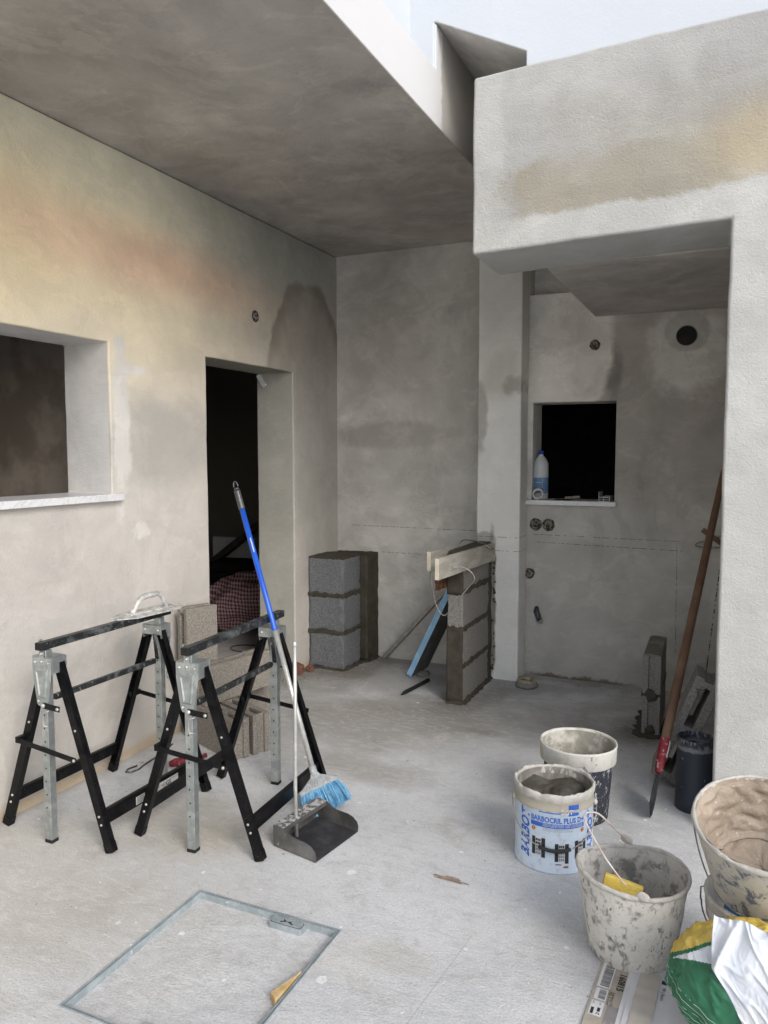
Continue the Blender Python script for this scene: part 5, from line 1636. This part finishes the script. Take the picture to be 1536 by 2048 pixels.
def tapefn(u, v): return K(.108 + .056 * u, .020 + .7 * v, .0046 + .0022 * abs(mnoise.noise(Vector((u * 3, v * 14, 1)))) + .002 * (v > .1) * abs(math.sin(v * 40)))
mb.grid(tapefn, 10, 60, m_kbeige)
mb.build('packing_tape', m_kbeige, parent=wc)
mb = MB().prism([K(.150, -.045, -.002), K(.40, -.02, -.002), K(.42, .70, -.002), K(.168, .70, -.002)], (0, 0, .0030), m_kwhite)
pc = tag(mb.build('printed_carton', m_kwhite), 'white carton with black edge stripe between the bucket and the green sack', 'cardboard')
mb = MB()
mb.poly([K(.150, -.028, .0014), K(.30, -.010, .0014), K(.30, -.014, .0014), K(.150, -.032, .0014)], m_print)
mb.poly([K(.168, .035, .0014), K(.168, .052, .0014), K(.182, .052, .0014), K(.182, .035, .0014)], m_print)
ktext('W | Retin', .014, .172, .066, z=.0016)
mb.build('carton_print', m_print, parent=pc, recalc=False)

# ------------------------------------------------------------------ recessed manhole tray
m_tray = simple('zinc_tray_frame', (.28, .32, .34), (.37, .41, .43), 25, .4, .65, .45, metal=.1, bump=.05, dust=(.60, .60, .58), dscale=60, dlo=.66, dhi=.72)
t = thing('manhole_cover', 'recessed square manhole cover with thin metal frame and screed infill', 'manhole cover', (-1.346, 1.75, 0))
x0, x1, y0, y1 = -1.6205, -1.0725, 1.4445, 2.0545
mb = MB()
for i, (lo, hi) in enumerate((((x0, y0, -.03), (x1, y0 + .004, .003)), ((x0, y1 - .004, -.03), (x1, y1, .003)), ((x0, y0 + .004, -.03), (x0 + .004, y1 - .004, .003)), ((x1 - .004, y0 + .004, -.03), (x1, y1 - .004, .003)),
                          ((x0 + .0085, y0 + .0085, -.03), (x1 - .0085, y0 + .0125, .0015)), ((x0 + .0085, y1 - .0125, -.03), (x1 - .0085, y1 - .0085, .0015)),
                          ((x0 + .0085, y0 + .0125, -.03), (x0 + .0125, y1 - .0125, .0015)), ((x1 - .0125, y0 + .0125, -.03), (x1 - .0085, y1 - .0125, .0015)))):
    mb.box(lo, hi, m_tray)
mb.box((x0, y0, -.034), (x1, y1, -.030), m_black)
mb.build('frame', m_tray, parent=t)
mb = MB()
def inf(u, v):
    x = x0 + .0125 + (x1 - x0 - .025) * u; y = y0 + .0125 + (y1 - y0 - .025) * v
    return Vector((x, y, -.020 + .003 * mnoise.noise(Vector((x * 6, y * 6, 0))) + .0012 * mnoise.noise(Vector((x * 30, y * 30, 4)))))
mb.grid(inf, 60, 60, m_floor)
mb.build('screed_infill', m_floor, parent=t)
for yc_ in (y1 - .034, y0 + .034):
    mb = MB()
    xc = (-1.25 if yc_ > 1.8 else -1.31)
    def rr(cx, cy, hx, hy, z0, z1, m, rad=.008):
        pts = []
        for sx_, sy_, a0 in ((1, 1, 0), (-1, 1, 90), (-1, -1, 180), (1, -1, 270)):
            for k_ in range(5):
                a = R(a0 + k_ * 22.5); pts.append((cx + sx_ * (hx - rad) + rad * math.cos(a), cy + sy_ * (hy - rad) + rad * math.sin(a), z0))
        mb.prism(pts, (0, 0, z1 - z0), m)
    rr(xc, yc_, .060, .0195, -.028, .0005, m_tray)
    rr(xc, yc_, .0555, .0160, .0005, .0009, m_print)
    rr(xc, yc_, .054, .0145, .0009, .0024, m_tray)
    o = mb.build('lifting_key_plate', m_tray, parent=t, bevel=.0008)
    mb = MB()
    for s_ in (-1, 1):
        mb.poly([(xc, yc_, .0026), (xc + s_ * .020, yc_ - .009, .0026), (xc + s_ * .026, yc_ - .006, .0026), (xc + s_ * .012, yc_ + .001, .0026), (xc + s_ * .020, yc_ + .011, .0026)], m_print)
    mb.build('key_slot', m_galvd, parent=o)
    bpy.data.objects[mb and o.name]
m_wedge = simple('yellow_wood', (.46, .30, .10), (.60, .47, .30), 10, .4, .6, .8, bump=.2)
mb = MB()
mb.prism([(-1.122, 1.722, -.018), (-1.092, 1.700, -.018), (-1.088, 1.835, -.018)], (0, 0, .024), m_wedge)
o = tag(mb.build('wooden_wedge', m_wedge, bevel=.002), 'small yellow wooden wedge lying inside the manhole frame', 'wedge')
# ------------------------------------------------------------------ odds and ends on the floor
mb = MB().tube([(-2.50, 2.98, .05), (-2.512, 2.90, .022), (-2.525, 2.80, .006), (-2.512, 2.752, .006), (-2.520, 2.705, .006), (-2.545, 2.70, .006), (-2.560, 2.73, .006), (-2.545, 2.775, .008)], .0042, m_wire, 8)
tag(mb.build('bent_hook', m_wire), 'bent rusty steel hook lying on the floor between the trestle and the wall', 'hook')
mb = MB()
mb.tube([(-2.40, 2.835, .018), (-2.385, 2.86, .019), (-2.345, 2.92, .019), (-2.30, 2.99, .022)], [.012, .020, .018, .010], m_red, 12)
mb.rough(.002, 30)
tag(mb.build('hand_tool', m_red), 'worn red tool handle lying on the floor under the trestles', 'tool handle')
mb = MB(); rs = random.Random(9)
m_spl = simple('brown_splinter', (.26, .19, .15), (.34, .27, .22), 30, rough=.9)
for i in range(16):
    a = rs.uniform(-.05, .12); x, y = -.85 + rs.uniform(-.03, .03), 2.474 + rs.uniform(-.014, .014)
    L2 = rs.uniform(.02, .05)
    mb.bar((x - L2, y + a * L2, .002), (x + L2, y - a * L2 - .004, .0022), .0022, .0015, m_spl)
tag(mb.build('wood_splinters', m_spl), 'thin bundle of brown wood splinters on the floor left of the paint tin', 'splinters')
# mortar crumbs and grit
mb = MB(); rs = random.Random(12)
m_cr = simple('grit', (.12, .11, .095), (.30, .285, .26), 3, .4, .6, .9, bump=0, coord='pos')
def crumb(x, y, r, m):
    V = [Vector((x + r * a * rs.uniform(.6, 1.2), y + r * b * rs.uniform(.6, 1.2), r * c * rs.uniform(.4, .9) + r * .3)) for a, b, c in ((1, 0, 0), (0, 1, 0), (-1, 0, 0), (0, -1, 0), (0, 0, 1))]
    v = [mb.bm.verts.new(p_) for p_ in V]
    for i in range(4): mb.face([v[i], v[(i + 1) % 4], v[4]], m)
for i in range(420):
    x, y = rs.uniform(-2.6, .6), rs.uniform(1.3, 4.9)
    if x0 < x < x1 and y < y1: continue
    crumb(x, y, rs.uniform(.0012, .0032), m_cr)
for (cx, cy, sx_, sy_, n, rr_) in ((-2.62, 4.5, .08, .16, 260, .007), (-2.35, 4.72, .15, .25, 60, .004), (-1.5, 4.45, .12, .3, 110, .005), (-.42, 4.3, .16, .25, 90, .005), (-.9, 4.98, .25, .03, 80, .006),
                              (-2.62, 4.2, .05, .3, 80, .005), (-2.72, 4.42, .10, .10, 120, .009), (-1.25, 4.7, .1, .15, 50, .004)):
    for i in range(n):
        x, y = rs.gauss(cx, sx_), rs.gauss(cy, sy_)
        if x < XL - .2 or y > YB - .01: continue
        crumb(x, y, rs.uniform(.0015, rr_), m_cr if rs.random() < .8 else m_blockb)
o = mb.build('mortar_crumbs', m_cr)
tag(o, 'scattered mortar crumbs and grit across the floor', 'crumbs', kind='stuff')
m_chip = simple('white_plaster_chip', (.74, .73, .71), (.84, .84, .83), 30, rough=.9, coord='pos')
mb = MB()
for i in range(260):
    x, y = rs.uniform(-2.3, .2), rs.uniform(1.3, 4.4)
    if x0 < x < x1 and y < y1: continue
    crumb(x, y, rs.choice((.0015, .002, .0025, .003, .0045)), m_chip)
for v in mb.bm.verts: v.co.z *= .4
tag(mb.build('plaster_debris', m_chip), 'small white plaster chips and spatter scattered over the floor', 'debris', kind='stuff')
m_brick = simple('broken_red_brick', (.13, .062, .04), (.20, .10, .07), 14, rough=.95, bump=.8)
for i, (x, y, r_, l_) in enumerate(((-2.655, 4.44, .050, 'larger broken red brick chunk at the foot of the door jamb'), (-2.60, 4.53, .026, 'smaller red brick fragment beside the larger one at the door jamb'))):
    mb = MB(); bmesh.ops.create_icosphere(mb.bm, subdivisions=4, radius=r_); mb.mats = [m_brick]
    mb.rough(r_ * .5, 1.2 / r_, r_ * .1, 90); mb.xf(Matrix.Translation((x, y, r_ * .6)))
    tag(mb.build('brick_rubble', m_brick), l_, 'brick fragment', 'brick fragments')

# ------------------------------------------------------------------ things inside the dark doorway
def cloth_mat():
    n = NT('red_gingham', 'obj')
    def sq(s_, ph):
        return n.step(n.math('SINE', n.mul(n.math('ADD', s_, ph), 2 * PI / .030)), -.15, .15)
    wx = n.math('ADD', n.x, n.mul(n.noise(6, 2), .05))
    a, b = sq(n.math('ADD', wx, n.mul(n.y, .6)), 0), sq(n.math('ADD', n.z, n.mul(n.noise(5, 2, off=(3, 3, 3)), .05)), .01)
    k_ = n.math('MULTIPLY', n.math('ADD', a, b), .5)
    c = n.mix(k_, (.40, .33, .33), (.13, .010, .022))
    return n.out(c, .8, 0, [(n.noise(200), .1, .001)])
m_ging = cloth_mat()
mb = MB()
def bagp(u, v):
    a = u * 2 * PI; b = v * PI
    d = Vector((math.sin(b) * math.cos(a), math.sin(b) * math.sin(a), math.cos(b)))
    p_ = Vector((d.x * .50, d.y * .28, d.z * .24))
    c_ = 1 - abs(mnoise.noise(d * 1.7 + Vector((5, 2, 1)))) * 2
    c2_ = 1 - abs(mnoise.noise(d * 4 + Vector((5, 2, 1)))) * 2
    p_ *= 1 + .14 * c_ + .04 * c2_
    p_.z += .22 * p_.x
    p_.z = max(p_.z, -.215)
    return p_
mb.grid(bagp, 120, 80, m_ging)
bmesh.ops.remove_doubles(mb.bm, verts=mb.bm.verts[:], dist=1e-5)
o = mb.build('checked_bag', m_ging)
o.location = (-3.70, 5.42, .235)
tag(o, 'slumped red and white checked bag on the floor inside the doorway', 'bag')
mb = MB().bar((-4.75, 6.35, .40), (-3.85, 6.35, 1.05), .10, .06, m_woodold)
mb.mats = [simple('dim_timber', (.07, .06, .045), (.12, .10, .08), 8, rough=.9)]
tag(mb.build('leaning_prop', mb.mats[0], bevel=.004), 'dark timber prop leaning diagonally inside the doorway', 'timber prop')
mb = MB()
for (lo, hi) in (((-4.7, 6.0, 0), (-4.1, 6.3, .36)), ((-4.55, 5.98, .362), (-4.05, 6.28, .46))):
    mb.box(lo, hi, m_black)
mb.sub(3); mb.rough(.02, 5)
tag(mb.build('tool_case', m_black, bevel=.01), 'black cases stacked in the dark behind the checked bag', 'case')
mb = MB()
mb.tube([(-3.34 + .13 * math.cos(a) , 4.85 + .10 * math.sin(a), .006) for a in [i * PI / 14 for i in range(28)]], .0035, m_black, 6, closed=True)
tag(mb.build('cable_loop', m_black), 'thin black cable loop on the floor inside the doorway', 'cable')
mb = MB().box((-4.95, 6.6, .35), (-4.45, 6.63, .62), m_white_pl)
tag(mb.build('pale_panel', m_white_pl, bevel=.003), 'pale tilted board in the dark behind the black cases', 'board')
